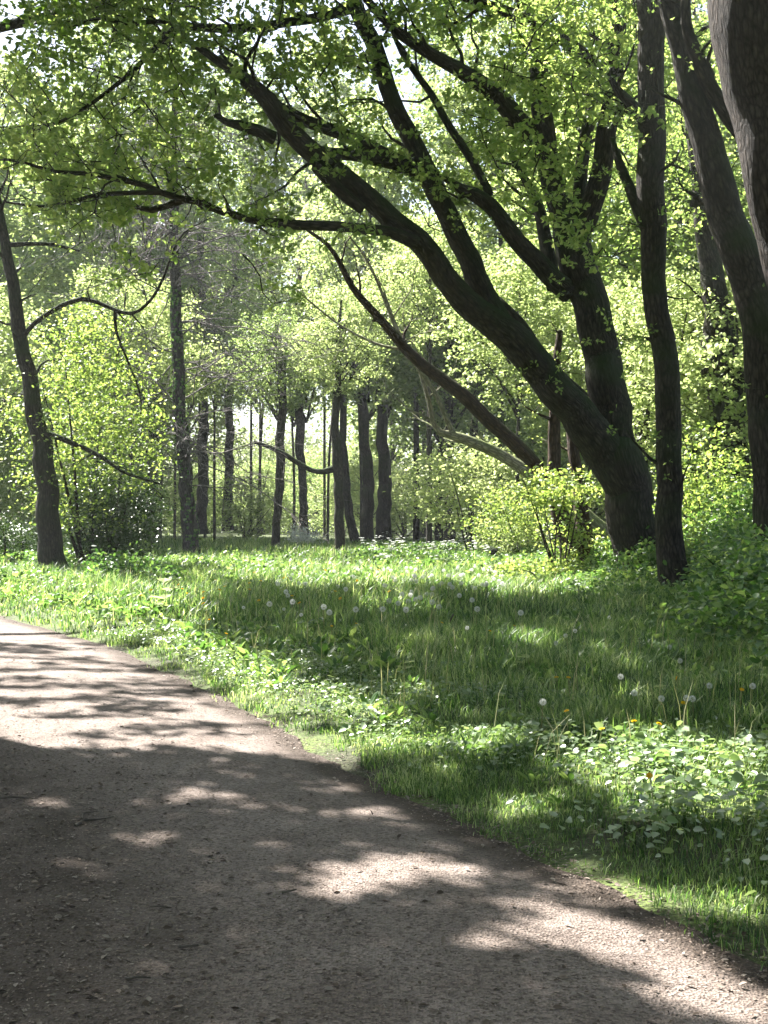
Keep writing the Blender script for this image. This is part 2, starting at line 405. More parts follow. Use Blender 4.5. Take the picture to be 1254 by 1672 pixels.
def path_z(x, y, t):
    edge = np.minimum(t, 1 - t)
    crown = .03 * sstep(0, .3, edge)
    return .006 + crown + .02 * (fbm2(x * 2.2, y * 2.2, 21) - .5) * sstep(0, .15, edge) + .008 * (fbm2(x * 9, y * 9, 22) - .5)
py_ = np.concatenate([np.arange(-11, 2, .25), np.arange(2, 12, .06), np.arange(12, 24.5, .2)])
tt = np.linspace(0, 1, 90)
Yp, Tp = np.meshgrid(py_, tt, indexing='ij')
wob = .10 * (fbm2(Yp * 1.6, 3.0 + 0 * Yp, 31) - .5) + .05 * (noise2(Yp * 7, 0 * Yp, 32) - .5)
Xp = path_l(Yp) * (1 - Tp) + (path_r(Yp) + wob * 1.6) * Tp
Zp = path_z(Xp, Yp, Tp)
vp = np.stack([Xp, Yp, Zp], -1).reshape(-1, 3)
ip = np.arange(len(vp)).reshape(Xp.shape)
qp = np.stack([ip[:-1, :-1], ip[:-1, 1:], ip[1:, 1:], ip[1:, :-1]], -1).reshape(-1)
wid = path_r(Yp) - path_l(Yp)
dl, dr = Tp * wid, (1 - Tp) * wid
margin = np.maximum(.55 * (1 - sstep(.3, 2.3, dl)), .55 * (1 - sstep(.04, .50, dr)))
pth = link('path', mesh_from('path', vp, qp, np.full(len(qp) // 4, 4), {'margin': margin.reshape(-1)}), path_mat()); pth['kind'] = 'structure'

# ---------------------------------------------------------------- growth helpers
def wander(start, direc, length, n=5, wob=.25, droop=0.0, lift=0.0):
    p = [np.asarray(start, float)]; d = unit(direc)
    for i in range(n):
        d = unit(d + RS.normal(size=3) * wob + np.array([0, 0, lift - droop]))
        p.append(p[-1] + d * length / n)
    return np.array(p)

def sprays(T, LV, pts, rad, every=.55, start=.3, length=(.8, 2.2), leafy=10, size=(.06, .1), spread=.17, keep=1.0, reject=True,
           tmpl=LEAF_OAK, twig_r=.012, subs=4, lift=.05, sub_len=(.3, .9), wob=.28, up=.5):
    """secondary branches and twigs along one limb, with tufts of leaves at their ends"""
    seg = np.linalg.norm(np.diff(pts, axis=0), axis=1); ln = np.concatenate([[0], np.cumsum(seg)])
    tot = ln[-1]
    s = tot * start + RS.rand() * every
    while s <= tot:
        i = min(np.searchsorted(ln, s), len(pts) - 1)
        t = unit(pts[i] - pts[i - 1]); r0 = rad[i]
        side = unit(np.cross(t, RS.normal(size=3)))
        side[2] = side[2] * .6 + .12
        d = unit(side + t * (.5 + .6 * RS.rand()))
        L = length[0] + (length[1] - length[0]) * RS.rand()
        w = wander(pts[i], d, L, 5, wob, lift=lift)
        rr = np.linspace(max(min(r0 * .45, .05), twig_r), twig_r * .6, len(w))
        T.add(w, rr, 5)
        ends = [w[3], w[4], w[5]]
        for k in range(subs):
            j = 1 + RS.randint(len(w) - 1)
            ww = wander(w[j], unit(w[j] - w[j - 1]) + RS.normal(size=3) * .8, sub_len[0] + (sub_len[1] - sub_len[0]) * RS.rand(), 3, .3, lift=lift)
            T.add(ww, np.linspace(twig_r * .7, twig_r * .35, len(ww)), 4)
            ends += [ww[-1], ww[-2]]
        for e in ends:
            if RS.rand() > keep or leafy == 0: continue
            n = max(2, int(RS.poisson(leafy)))
            tufts(LV, e, n, size, spread, up, tmpl, reject)
        s += every * (.6 + .8 * RS.rand())

def limb3(T, px, D, sides=14, bump=.05, step=.2, flare=0, dy=None, cap=True):
    """px: (column, row, width) in photograph pixels; D: distance in metres (start, end)"""
    px = np.array(px, float)
    n = len(px)
    Ds = np.linspace(D[0], D[1], n) if np.ndim(D) else np.full(n, float(D))
    if dy is not None: Ds = Ds + np.asarray(dy)
    pts = np.array([P(a, b, d) for (a, b, w), d in zip(px, Ds)])
    rad = np.array([w * .5 * d / F for (a, b, w), d in zip(px, Ds)])
    p, r = spline(pts, rad, step)
    k = np.arange(len(p))
    p = p + np.stack([noise2(k * .4, k * 0 + T.n * .01, 5) - .5, noise2(k * .4, k * 0 + T.n * .01, 6) - .5, 0 * k], -1) * r[:, None] * .6 * sstep(0, 3, k)[:, None]
    T.add(p, r, sides, bump, cap, flare)
    return p, r

def base_of(px, py, D):
    b = P(px, py, D); return np.array([b[0], b[1], 0.0])

def open_tree(name, label, cat, base, group=None):
    t = thing(name, label, cat, tuple(base), group)
    return t
# ---------------------------------------------------------------- the large leaning oak
D0 = 25.0
B0 = base_of(1062, 970, D0)
oak = thing('oak_tree', 'massive dark oak of several stems leaning left over the sunny meadow', 'tree', tuple(B0))
LV = Leaves(); TW = Tubes()
T = Tubes()
limb3(T, [(1076, 985, 82), (1062, 930, 76), (1047, 870, 76), (1031, 810, 76), (1018, 765, 77), (1008, 735, 70)], 25, 26, .05, flare=.45)
T.build('trunk', M['oak_bark'], oak, B0)
def oak_limb(px, D, spray=None, sides=14, dy=None, bump=.05):
    t = Tubes(); p, r = limb3(t, px, D, sides, bump, dy=dy)
    t.build('limb', M['oak_bark'], oak, B0)
    if spray is not None:
        kw = dict(start=.3, every=.5, length=(.8, 2.2), leafy=13, keep=.85, size=(.10, .175)); kw.update(spray)
        sprays(TW, LV, p, r, **kw)
    return p, r
# long left limb
oak_limb([(1034, 815, 62), (1010, 758, 70), (976, 708, 66), (938, 668, 60), (905, 635, 58), (842, 563, 56), (780, 508, 46), (738, 462, 41), (692, 405, 38), (655, 372, 37), (590, 312, 35), (545, 275, 35), (500, 240, 35), (462, 203, 32), (440, 165, 30), (400, 130, 22), (355, 98, 14), (300, 60, 9)], (25, 22.5), dict(start=.72))
oak_limb([(850, 575, 42), (804, 495, 40), (768, 425, 37), (734, 360, 35), (702, 298, 34), (674, 235, 31), (646, 170, 29), (622, 110, 28), (598, 50, 27), (577, 0, 26), (560, -70, 23), (530, -160, 18)], (24.6, 26), dict(start=.35))
oak_limb([(680, 398, 24), (640, 380, 19), (590, 372, 17), (545, 369, 17), (485, 367, 17), (430, 362, 16), (385, 352, 14), (352, 342, 12), (330, 330, 12), (300, 326, 12), (262, 314, 10), (235, 302, 10), (190, 292, 9), (140, 283, 8), (90, 280, 6), (40, 266, 5), (-20, 255, 4)], (23.6, 20.5), dict(start=.25, every=.4, length=(.5, 1.6)), 10)
oak_limb([(300, 326, 13), (272, 336, 12), (250, 343, 11), (230, 340, 8)], (21.9, 22.1), dict(start=.6, every=.4, length=(.4, 1.)), 8)
oak_limb([(262, 314, 9), (215, 315, 8), (160, 318, 7), (120, 328, 6), (70, 337, 5), (10, 330, 4)], (21.5, 21), dict(start=.2, every=.4, length=(.4, 1.3)), 8)
oak_limb([(696, 290, 26), (660, 268, 26), (625, 250, 25), (590, 230, 22), (545, 213, 21), (500, 198, 20), (465, 180, 18), (440, 164, 16), (415, 140, 12)], (25.2, 23), dict(start=.4))
oak_limb([(690, 285, 22), (650, 268, 22), (610, 258, 20), (575, 253, 19), (540, 250, 19), (515, 246, 18)], (25.3, 23.3), dict(start=.3), 12)
oak_limb([(448, 226, 22), (425, 215, 20), (395, 205, 18), (372, 200, 12), (352, 188, 8)], (22.7, 22.2), dict(start=.5), 9)
oak_limb([(592, 342, 18), (570, 325, 20), (545, 300, 20), (532, 285, 22), (520, 268, 24)], (23.4, 22.9), None, 10)
oak_limb([(585, 10, 20), (545, 22, 18), (500, 32, 16), (460, 38, 15), (410, 45, 14), (355, 46, 14), (300, 44, 12), (275, 56, 10), (250, 82, 9), (222, 112, 8), (190, 138, 7), (150, 168, 6), (100, 198, 5), (55, 212, 4)], (25.8, 21.5), dict(start=.12, every=.4, length=(.7, 2.), leafy=15), 9)
oak_limb([(300, 44, 8), (260, 35, 7), (210, 40, 6), (160, 30, 5), (110, 48, 4)], (23.5, 22.5), dict(start=.1, every=.35, length=(.6, 1.6), leafy=15), 7)
# upright second stem
B = [(1036, 830, 68), (1026, 780, 74), (1012, 715, 68), (996, 650, 64), (980, 580, 61), (964, 515, 60), (950, 455, 58), (942, 400, 60), (938, 365, 64)]
oak_limb(B, (25, 25.4), None)
oak_limb([(930, 380, 44), (918, 330, 42), (905, 285, 38), (893, 235, 36), (885, 180, 33), (878, 115, 31), (872, 55, 30), (868, -10, 28), (866, -90, 28), (858, -190, 18)], (25.4, 26.5), dict(start=.35))
oak_limb([(950, 372, 40), (970, 330, 36), (985, 290, 35), (992, 245, 34), (996, 195, 33), (1000, 140, 32), (1004, 80, 30), (1008, 10, 30), (1015, -80, 26), (1030, -180, 16)], (25.4, 24.2), dict(start=.3))
oak_limb([(946, 345, 24), (950, 300, 22), (955, 255, 22), (962, 205, 21), (966, 165, 18), (960, 130, 10)], (25.6, 26.6), dict(start=.4), 10)
oak_limb([(930, 478, 38), (905, 455, 34), (880, 425, 32), (850, 395, 30), (825, 362, 28), (800, 335, 27), (775, 318, 24), (752, 308, 16), (725, 290, 9)], (25.3, 24), dict(start=.45), 12)
oak_limb([(875, 225, 34), (850, 200, 34), (825, 165, 32), (795, 140, 28), (760, 118, 25), (725, 100, 22), (690, 80, 20), (650, 52, 18), (618, 22, 15), (590, -10, 12)], (26, 24.5), dict(start=.3), 12)
oak_limb([(800, 318, 14), (785, 285, 14), (765, 250, 14), (735, 205, 13), (705, 155, 12), (678, 118, 11), (655, 85, 9), (640, 50, 6)], (24.6, 25.5), dict(start=.5, leafy=5), 8)
oak_limb([(998, 125, 22), (972, 102, 20), (945, 80, 19), (905, 55, 20), (870, 38, 20), (835, 22, 19), (795, 8, 16), (740, -12, 12)], (24.8, 23.4), dict(start=.3), 10)
oak_limb([(905, 470, 26), (897, 410, 24), (885, 350, 20), (868, 312, 16), (850, 280, 12), (832, 245, 9)], (25.8, 27.5), dict(start=.4), 9)
oak_limb([(945, 660, 46), (905, 610, 34), (878, 570, 26), (850, 530, 20), (812, 490, 16)], (25.6, 26.4), None, 10)
# stray spray tufts low on the stems
for (a, b) in ((985, 540), (925, 480), (880, 310), (1000, 420), (700, 370), (560, 350), (905, 600), (1010, 300)):
    c = P(a, b, 24.4)
    for k in range(4):
        w = wander(c, RS.normal(size=3) * [1, 1, .5] + [0, -.6, .1], .6 + .5 * RS.rand(), 4, .3)
        TW.add(w, np.linspace(.012, .005, len(w)), 4)
        for e in w[2:]:
            tufts(LV, e, 8, (.07, .12), .08)
# the part of the crown above the picture's upper edge, which shades the meadow
for k in range(85):
    c = P(RS.uniform(560, 1200), RS.uniform(-420, 30), RS.uniform(20, 30))
    n = 60
    q = c + RS.normal(size=(n, 3)) * np.array([.7, .7, .3])
    gx, gy = shadow_point(q); q = q[~is_lit(gx, gy)]
    LV.add(q, sz(len(q), .08, .13), tmpl=LEAF_OAK, up=1)
# leaf tufts hanging between the limbs in the upper part of the crown
for k in range(800):
    a, b = RS.uniform(-30, 1080), RS.uniform(-40, 430)
    if 330 < a < 760 and RS.rand() < .55: continue
    lim = [(905, 635), (842, 563), (738, 462), (655, 372), (545, 275), (462, 203), (400, 130), (768, 425), (702, 298), (646, 170), (598, 50), (697, 330), (620, 110)]
    near = min(np.hypot(a - (lim[q][0] * (1 - f) + lim[q + 1][0] * f), b - (lim[q][1] * (1 - f) + lim[q + 1][1] * f)) for q in (0, 1, 2, 3, 4, 5, 7, 8, 9) for f in (0, .25, .5, .75, 1))
    if near < 60 and RS.rand() < .85: continue
    if b > 330 - .12 * abs(a - 500) and RS.rand() < .75: continue
    if fbm2(np.array(a / 130.), np.array(b / 110.), 77) < .43 + .05 * (a > 620): continue
    c = P(a, b, RS.uniform(21.5, 28))
    w = wander(c, RS.normal(size=3) * [1, 1, .4], RS.uniform(.9, 2.0), 6, .35)
    TW.add(w, np.linspace(.016, .006, len(w)), 4)
    for e in w[1:]:
        tufts(LV, e, 16, (.10, .18), .2)
TW.build('twig_growth', M['oak_bark'], oak, B0)
LV.build('crown', M['oak_leaf'], oak, B0)

# ---------------------------------------------------------------- other trees traced at their own distance
def traced_tree(label, stems, D, bark, leaf=None, spray=None, cat='tree', name='tree', flare=.45, tufts=0, tuft_mat_size=(.07, .11), extra=None, sides=14):
    """stems: list of polylines; the first one is the trunk, the rest are limbs"""
    a, b, w = stems[0][0]
    d0 = D if np.isscalar(D) else D[0]
    b0 = np.array([(a - 627) / F * d0, d0, 0.0])
    t = thing(name, label, cat, tuple(b0))
    tw, lv = Tubes(), Leaves()
    for i, s in enumerate(stems):
        tt = Tubes()
        p, r = limb3(tt, s, D if i == 0 else (d0, d0 + (-1) ** i * .8), sides if i == 0 else 9, .045, flare=flare if i == 0 else 0)
        tt.build('trunk' if i == 0 else 'limb', M[bark], t, b0)
        if spray is not None:
            kw = dict(start=.25 if i else .45, every=.6, length=(.7, 1.8), leafy=7, keep=.7); kw.update(spray)
            sprays(tw, lv, p, r, **kw)
    if extra is not None: extra(tw, lv)
    if tw.n: tw.build('twig_growth', M[bark if bark != 'grey_bark' else 'twig'], t, b0)
    if lv.n: lv.build('crown', M[leaf], t, b0)
    return t, b0

def crown_cloud(cx, D, zlo, zhi, rx, n, per=55, s=(.08, .13), reject=True):
    def f(tw, lv):
        for k in range(n):
            u = unit(RS.normal(size=3)) * RS.rand() ** .4
            c = np.array([(cx - 627) / F * D + u[0] * rx, D + u[1] * rx, (zlo + zhi) / 2 + u[2] * (zhi - zlo) / 2])
            q = c + RS.normal(size=(per, 3)) * np.array([.5, .5, .28])
            if reject:
                gx, gy = shadow_point(q); q = q[~is_lit(gx, gy)]
            lv.add(q, sz(len(q), *s), tmpl=LEAF_OAK, up=.6)
    return f

traced_tree('straight dark trunk standing close in front of the leaning oak, to its right', [
    [(1108, 1000, 54), (1106, 950, 50), (1098, 850, 44), (1092, 740, 42), (1086, 620, 41), (1076, 510, 39), (1068, 430, 40), (1062, 350, 43), (1062, 280, 46), (1066, 220, 46), (1066, 150, 43), (1062, 70, 44), (1060, -20, 44), (1064, -140, 36), (1070, -260, 22)],
    [(1062, 210, 26), (1046, 188, 20), (1030, 168, 17), (1012, 150, 15), (998, 128, 9)],
    [(1058, 375, 24), (1044, 345, 19), (1030, 305, 17), (1012, 262, 14), (1000, 225, 8)]], 21.5, 'oak_bark', 'oak_leaf',
    dict(start=.1, every=1.0, length=(.4, 1.3), leafy=7, keep=.6), extra=crown_cloud(1090, 22, 11.5, 15, 3.2, 90))
traced_tree('thick dark trunk bending left to right, beside the photo\'s right edge', [
    [(1290, 1010, 73), (1278, 900, 64), (1262, 780, 61), (1248, 660, 59), (1238, 560, 59), (1226, 480, 61), (1210, 405, 61), (1188, 345, 58), (1168, 290, 55), (1150, 235, 50), (1136, 180, 47), (1122, 110, 43), (1108, 50, 40), (1092, -20, 38), (1075, -120, 30), (1060, -220, 17)],
    [(1222, 232, 29), (1195, 195, 27), (1165, 145, 26), (1145, 100, 24), (1128, 60, 20), (1120, 10, 17), (1125, -70, 10)],
    [(1180, 330, 20), (1150, 325, 22), (1138, 330, 18)]], 18.5, 'oak_bark', 'oak_leaf',
    dict(start=.15, every=.8, length=(.4, 1.2), leafy=7, keep=.6), extra=crown_cloud(1150, 19, 10.5, 14, 3.0, 80))
traced_tree('nearest trunk at the right edge, brown bark with a sunlit strip down its side', [
    [(1440, 1330, 140), (1415, 1130, 122), (1390, 900, 112), (1360, 700, 106), (1326, 560, 104), (1300, 470, 104), (1288, 380, 106), (1281, 290, 110), (1272, 190, 118), (1250, 100, 140), (1238, 50, 154), (1230, 0, 162), (1218, -90, 150), (1203, -200, 110)],
    [(1262, -10, 100), (1290, -100, 90), (1330, -220, 60)]], 10.5, 'brown_bark', 'oak_leaf', None, flare=.3, sides=22,
    extra=crown_cloud(1350, 12, 7.6, 11, 2.2, 40))
traced_tree('dark trunk seen between the straight trunk and the bending one, foliage round its foot', [
    [(1178, 940, 62), (1180, 860, 54), (1182, 780, 52), (1182, 700, 54), (1178, 620, 54), (1172, 540, 50), (1164, 460, 40), (1154, 390, 32), (1142, 310, 26), (1130, 200, 20), (1120, 60, 12)],
    [(1186, 520, 20), (1206, 600, 18), (1226, 690, 16), (1248, 790, 15), (1262, 880, 14)]], 32, 'oak_bark', 'oak_leaf', dict(every=.8, leafy=8), extra=crown_cloud(1180, 33, 9, 18, 4.5, 120, s=(.1, .15)))
traced_tree('slim forked trunk just right of the leaning oak\'s upright stem', [
    [(1046, 900, 26), (1046, 800, 24), (1048, 720, 22), (1050, 650, 21), (1055, 590, 20), (1060, 530, 18), (1066, 450, 14), (1074, 360, 10)],
    [(1048, 640, 13), (1034, 612, 12), (1018, 585, 10), (1004, 565, 8)]], 36, 'oak_bark', 'oak_leaf', dict(every=.7, leafy=8), extra=crown_cloud(1050, 37, 8, 17, 4.2, 110, s=(.1, .15)))
# clump of reddish stems left of the oak, with the long leaning ones
t, b0 = traced_tree('reddish brown clump of stems with one long bare stem leaning far left', [
    [(945, 965, 42), (940, 910, 38), (928, 865, 34), (912, 820, 26), (905, 760, 22), (904, 690, 20), (908, 620, 16), (915, 540, 10)],
    [(938, 915, 26), (925, 862, 24), (902, 800, 24), (875, 760, 23), (838, 722, 24), (800, 690, 24), (765, 655, 23), (730, 626, 21), (695, 598, 19), (660, 566, 17), (628, 530, 15), (600, 500, 13), (575, 468, 11), (555, 430, 9), (535, 400, 7), (500, 374, 5)],
    [(955, 940, 30), (958, 880, 30), (952, 830, 24), (942, 770, 20), (932, 705, 18), (930, 640, 14)]], 28, 'red_bark', 'hazel_leaf', dict(start=.6, every=.6, leafy=5, keep=.6, length=(.5, 1.4)),
    extra=lambda tw, lv: [lv.add(P(940 + RS.normal() * 22, 900 + RS.normal() * 34, 27.4) + RS.normal(size=(18, 3)) * .14, sz(18, .08, .12)) for k in range(45)])
traced_tree('pale grey crooked dead stem leaning left below the reddish stem', [
    [(1000, 880, 26), (930, 815, 24), (880, 780, 22), (842, 758, 20), (808, 738, 19), (775, 724, 19), (742, 712, 16), (718, 706, 11), (706, 688, 9), (703, 665, 8), (694, 630, 7), (676, 585, 6), (650, 540, 5), (628, 480, 4)],
    [(742, 712, 10), (732, 690, 9), (716, 650, 8), (695, 615, 8), (662, 570, 8), (640, 520, 7), (618, 465, 5), (596, 420, 4), (570, 385, 3)],
    [(662, 570, 6), (630, 566, 5), (590, 550, 4), (540, 520, 3), (480, 470, 3)]], 31, 'pale_bark', None, dict(start=.3, every=.6, leafy=0, length=(.6, 1.8), subs=3), flare=0, sides=9)

# left side: oak at the bend of the path and the bare ivy-spotted trunk
traced_tree('dark oak trunk by the bend of the path, on the left, leaning slightly left', [
    [(90, 952, 50), (88, 915, 40), (84, 860, 38), (78, 800, 35), (72, 750, 34), (64, 710, 30), (54, 670, 28), (48, 620, 26), (40, 575, 24), (30, 530, 23), (20, 470, 20), (10, 410, 17), (0, 350, 14), (-12, 270, 11), (-20, 180, 8)],
    [(36, 552, 9), (55, 530, 8), (85, 508, 8), (112, 494, 8), (134, 488, 8), (160, 494, 7), (188, 506, 6), (215, 512, 6), (238, 498, 5), (258, 472, 5), (272, 440, 4), (280, 415, 4), (300, 380, 3), (345, 355, 2)],
    [(188, 508, 6), (190, 540, 5), (205, 580, 4), (228, 640, 3), (230, 690, 2)],
    [(60, 700, 12), (110, 720, 9), (165, 745, 7), (200, 770, 5), (260, 790, 4)],
    [(12, 400, 9), (60, 398, 7), (90, 400, 6), (130, 410, 4)]], 29.7, 'oak_bark', 'hazel_leaf', dict(start=.3, every=.55, leafy=6, keep=.7, length=(.6, 1.6)), extra=lambda tw, lv: [crown_cloud(20, 30, 8.5, 14, 3.4, 70)(tw, lv), crown_cloud(66, 29.0, 3.0, 7, 1.5, 95, 26)(tw, lv)])

def ivy_and_twigs(tw, lv):
    pass
M_px = [(316, 918, 27), (313, 870, 24), (305, 810, 23), (299, 740, 22), (295, 680, 22), (291, 620, 20), (289, 560, 20), (287, 480, 18), (285, 400, 16), (284, 330, 14), (284, 250, 11), (284, 190, 8), (286, 110, 5)]
def bare_twigs(tw, lv):
    d = 44.6
    for k in range(80):
        py = RS.uniform(180, 800)
        i = np.interp(py, [p[1] for p in M_px[::-1]], [p[0] for p in M_px[::-1]])
        s = P(i, py, d)
        side = -1 if RS.rand() < .4 else 1
        L = RS.uniform(2.0, 6.5) * (1.0 if py > 330 else .6)
        w = wander(s, [side * 1.0, RS.normal() * .7, RS.normal() * .3 + .12], L, 8, .22, droop=.05)
        tw.add(w, np.linspace(.032, .009, len(w)), 5)
        for m in range(9):
            j = 1 + RS.randint(len(w) - 1)
            w2 = wander(w[j], unit(w[j] - w[j - 1]) + RS.normal(size=3) * [.6, .7, .4], RS.uniform(.6, 2.0), 5, .3, droop=.05)
            tw.add(w2, np.linspace(.013, .006, len(w2)), 4, cap=False)
            for q in range(3):
                j2 = 1 + RS.randint(len(w2) - 1)
                w3 = wander(w2[j2], RS.normal(size=3) * [1, 1, .5], RS.uniform(.3, .9), 3, .3)
                tw.add(w3, np.linspace(.008, .005, len(w3)), 3, cap=False)
mt, mb = traced_tree('bare straight trunk with ivy and fine grey leafless twigs, standing at the meadow\'s left', [M_px], 44.6, 'grey_bark', None, None, extra=bare_twigs)
iv = Leaves()
mp, mr = spline([P(a, b, 44.6) for a, b, w in M_px], [w * .5 * 44.6 / F for a, b, w in M_px], .1)
for k in range(900):
    i = RS.randint(0, int(len(mp) * .55)) if RS.rand() < .8 else RS.randint(0, len(mp) - 20)
    th = RS.rand() * 6.28; n = np.array([math.cos(th), math.sin(th), .2])
    q = mp[i] + n * (mr[i] + .02)
    iv.add(q[None], .09 + .05 * RS.rand(), direc=np.array([[RS.normal() * .5, RS.normal() * .5, -1]]), nrm=n[None], tmpl=LEAF_ROUND)
iv.build('ivy', M['under_leaf'], mt, mb)

# ---------------------------------------------------------------- shade trees whose crowns roof the path, trunks left of the picture
def shade_trees():
    specs = [((-6.6, 12.5), 'tall tree left of the path, its trunk outside the photo, leaves hanging over the gravel'),
             ((-12.5, 21.0), 'second tall tree left of the path, further along, its crown roofing the meadow edge'),
             ((-1.5, -3.5), 'tall tree behind the viewer whose crown hangs over the near path')]
    n = 190000
    gy = 2.2 + (24.0 - 2.2) * RS.rand(n) ** 1.0
    gx = RS.uniform(-1, 1, n) * (.36 * gy + 2.2) + .25
    hmin = np.maximum(8.6, 2.75 + .614 * gy)
    h = hmin + RS.rand(n) ** 1.3 * 4.0
    pos = np.stack([gx + S[0] / S[2] * h, gy + S[1] / S[2] * h, h], -1)
    pos += RS.normal(size=(n, 3)) * .04
    jx = gx + RS.normal(size=n) * .05; jy = gy + RS.normal(size=n) * .05
    keep = ~is_lit(jx, jy)
    cl = fbm2(gx * 1.1 + h * .5, gy * 1.1, 40)
    keep &= RS.rand(n) < np.clip(.35 + 1.3 * cl, 0, 1)
    pos = pos[keep]
    own = np.argmin(np.stack([np.hypot(pos[:, 0] - s[0][0], pos[:, 1] - s[0][1]) for s in specs[:2]]), 0)
    for i, (b, lab) in enumerate(specs[:2]):
        b0 = np.array([b[0], b[1], 0.])
        t = thing('shade_tree', lab, 'tree', tuple(b0))
        pp = pos[own == i]
        tt = Tubes(); tr = wander(b0 - [0, 0, .1], [0, 0, 1], 9, 8, .05, lift=.1)
        tt.add(*spline(tr, np.linspace(.36, .24, len(tr)), .3), 14, .05, flare=.3); tt.build('trunk', M['oak_bark'], t, b0)
        for k in range((6, 3)[i]):
            best = None
            for tr_ in range(25):
                g = pp[RS.randint(len(pp))]
                s = tr[-1 - RS.randint(3)]
                mid = (s + g) / 2 + np.array([0, 0, .6])
                q, r = spline([s, mid, g], [.14, .09, .03], .3)
                sc_ = is_lit(*shadow_point(q)).mean() - .02 * np.linalg.norm(g - s)
                if best is None or sc_ < best[0]: best = (sc_, q, r)
            _, q, r = best
            lb = Tubes(); lb.add(q, r, 9, .04); lb.build('limb', M['oak_bark'], t, b0)
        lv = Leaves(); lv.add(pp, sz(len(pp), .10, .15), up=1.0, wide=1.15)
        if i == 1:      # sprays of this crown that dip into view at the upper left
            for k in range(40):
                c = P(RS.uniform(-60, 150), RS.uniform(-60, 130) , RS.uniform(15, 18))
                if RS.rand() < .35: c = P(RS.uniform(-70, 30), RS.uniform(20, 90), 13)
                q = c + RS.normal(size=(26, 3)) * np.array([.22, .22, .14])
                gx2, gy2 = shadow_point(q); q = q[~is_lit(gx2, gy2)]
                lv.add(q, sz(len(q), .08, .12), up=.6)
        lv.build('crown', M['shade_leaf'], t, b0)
shade_trees()

# ---------------------------------------------------------------- background trees
def crown_proto(h, r, ncl, per, leaf, seed, flat=.5):
    """leaf clumps filling an egg-shaped volume; origin at the crown's foot"""
    rs = np.random.RandomState(seed)
    lv, tb = Leaves(), Tubes()
    for k in range(ncl):
        u = unit(rs.normal(size=3)) * rs.rand() ** .38
        zz = (u[2] + 1) / 2
        wd = r * (1.0 - .55 * max(0, zz - .45) / .55) * (.75 + .5 * zz if zz < .4 else 1)
        c = np.array([u[0] * wd, u[1] * wd, zz * h])
        q = c + np.repeat(rs.normal(size=(per // 6 + 1, 3)) * np.array([.58, .58, .58 * flat]), 6, 0)[:per] * (.7 + .5 * rs.rand())
        q = q + rs.normal(size=(per, 3)) * .11
        lv.add(q, leaf * (.75 + .5 * rs.rand(per)), up=.6)
        if k % 7 == 0:
            s = np.array([0, 0, max(0, c[2] - .35 * h * rs.rand() - .4 * np.hypot(c[0], c[1]))])
            p, rr = spline([s, (s + c) / 2 + [0, 0, .25], c], [.07, .04, .015], .5)
            tb.add(p, rr, 5, .03, cap=False)
    v = np.vstack(lv.v); q = np.concatenate(lv.q)
    lm = mesh_from('crown', v, q, np.full(len(q) // 4, 4))
    f = np.vstack(tb.f)
    bm = mesh_from('branchwork', np.vstack(tb.v), f.ravel(), np.full(len(f), 4), {'bark': np.vstack(tb.a)})
    return lm, bm
CR = {'tall': crown_proto(17, 5.2, 230, 78, .26, 1), 'wide': crown_proto(13, 5.0, 190, 78, .23, 2), 'mid': crown_proto(9, 3.8, 140, 72, .19, 3),
      'low': crown_proto(5, 2.9, 95, 90, .13, 4), 'thin': crown_proto(15, 3.6, 125, 54, .22, 5)}
def far_tree(label, px, py_base, D, kind, z0, trunk_w=None, lean=0, scale=1.0, group=None, leaf='far_leaf', bark='grey_bark', poly=None, offx=0):
    x = (px - 627) / F * D
    b0 = np.array([x, D, 0.])
    t = thing('tree' if kind != 'low' else 'shrub', label, 'tree' if kind != 'low' else 'shrub', tuple(b0), group)
    h = {'tall': 17, 'wide': 13, 'mid': 9, 'low': 5, 'thin': 15}[kind] * scale
    top = z0 + h * .8
    tb = Tubes()
    if poly is not None:
        for j, pl in enumerate(poly):
            tb = Tubes(); limb3(tb, pl, D, 10, .05, flare=.2 if j == 0 else 0); tb.build('trunk' if j == 0 else 'limb', M[bark], t, b0)
        e = P(poly[0][-1][0], poly[0][-1][1], D); r1 = poly[0][-1][2] * .5 * D / F
        tb = Tubes(); tb.add(*spline([e, [e[0] + RS.normal() * .3, D, (e[2] + top) / 2], [x + offx, D, top]], [r1, r1 * .7, .04], .5), 8, .04)
        tb.build('limb', M[bark], t, b0)
    else:
        w = (trunk_w or 16) * .5 * D / F
        tb.add(*spline([b0 - [0, 0, .1], b0 + [lean * .2, 0, z0 * .5 + .3], b0 + [lean * .6 + RS.normal() * .15, 0, z0 + h * .3], b0 + [lean, 0, top]], [w, w * .85, w * .6, .03], .4), 9, .06, flare=.25)
        tb.build('trunk', M[bark], t, b0)
    lm, bm = CR[kind]
    rz = RS.rand() * 6.28
    for nm, me, mat in (('crown', lm, M[leaf]), ('branchwork', bm, M[bark])):
        if me.materials and me.materials[0] != mat:
            key = nm + kind + mat.name
            if key not in CR: CR[key] = me.copy(); CR[key].materials.clear()
            me = CR[key]
        o = link(nm, me, mat, t); o.location = (offx, 0, z0); o.rotation_euler = (0, 0, rz); o.scale = (scale,) * 3
    return t
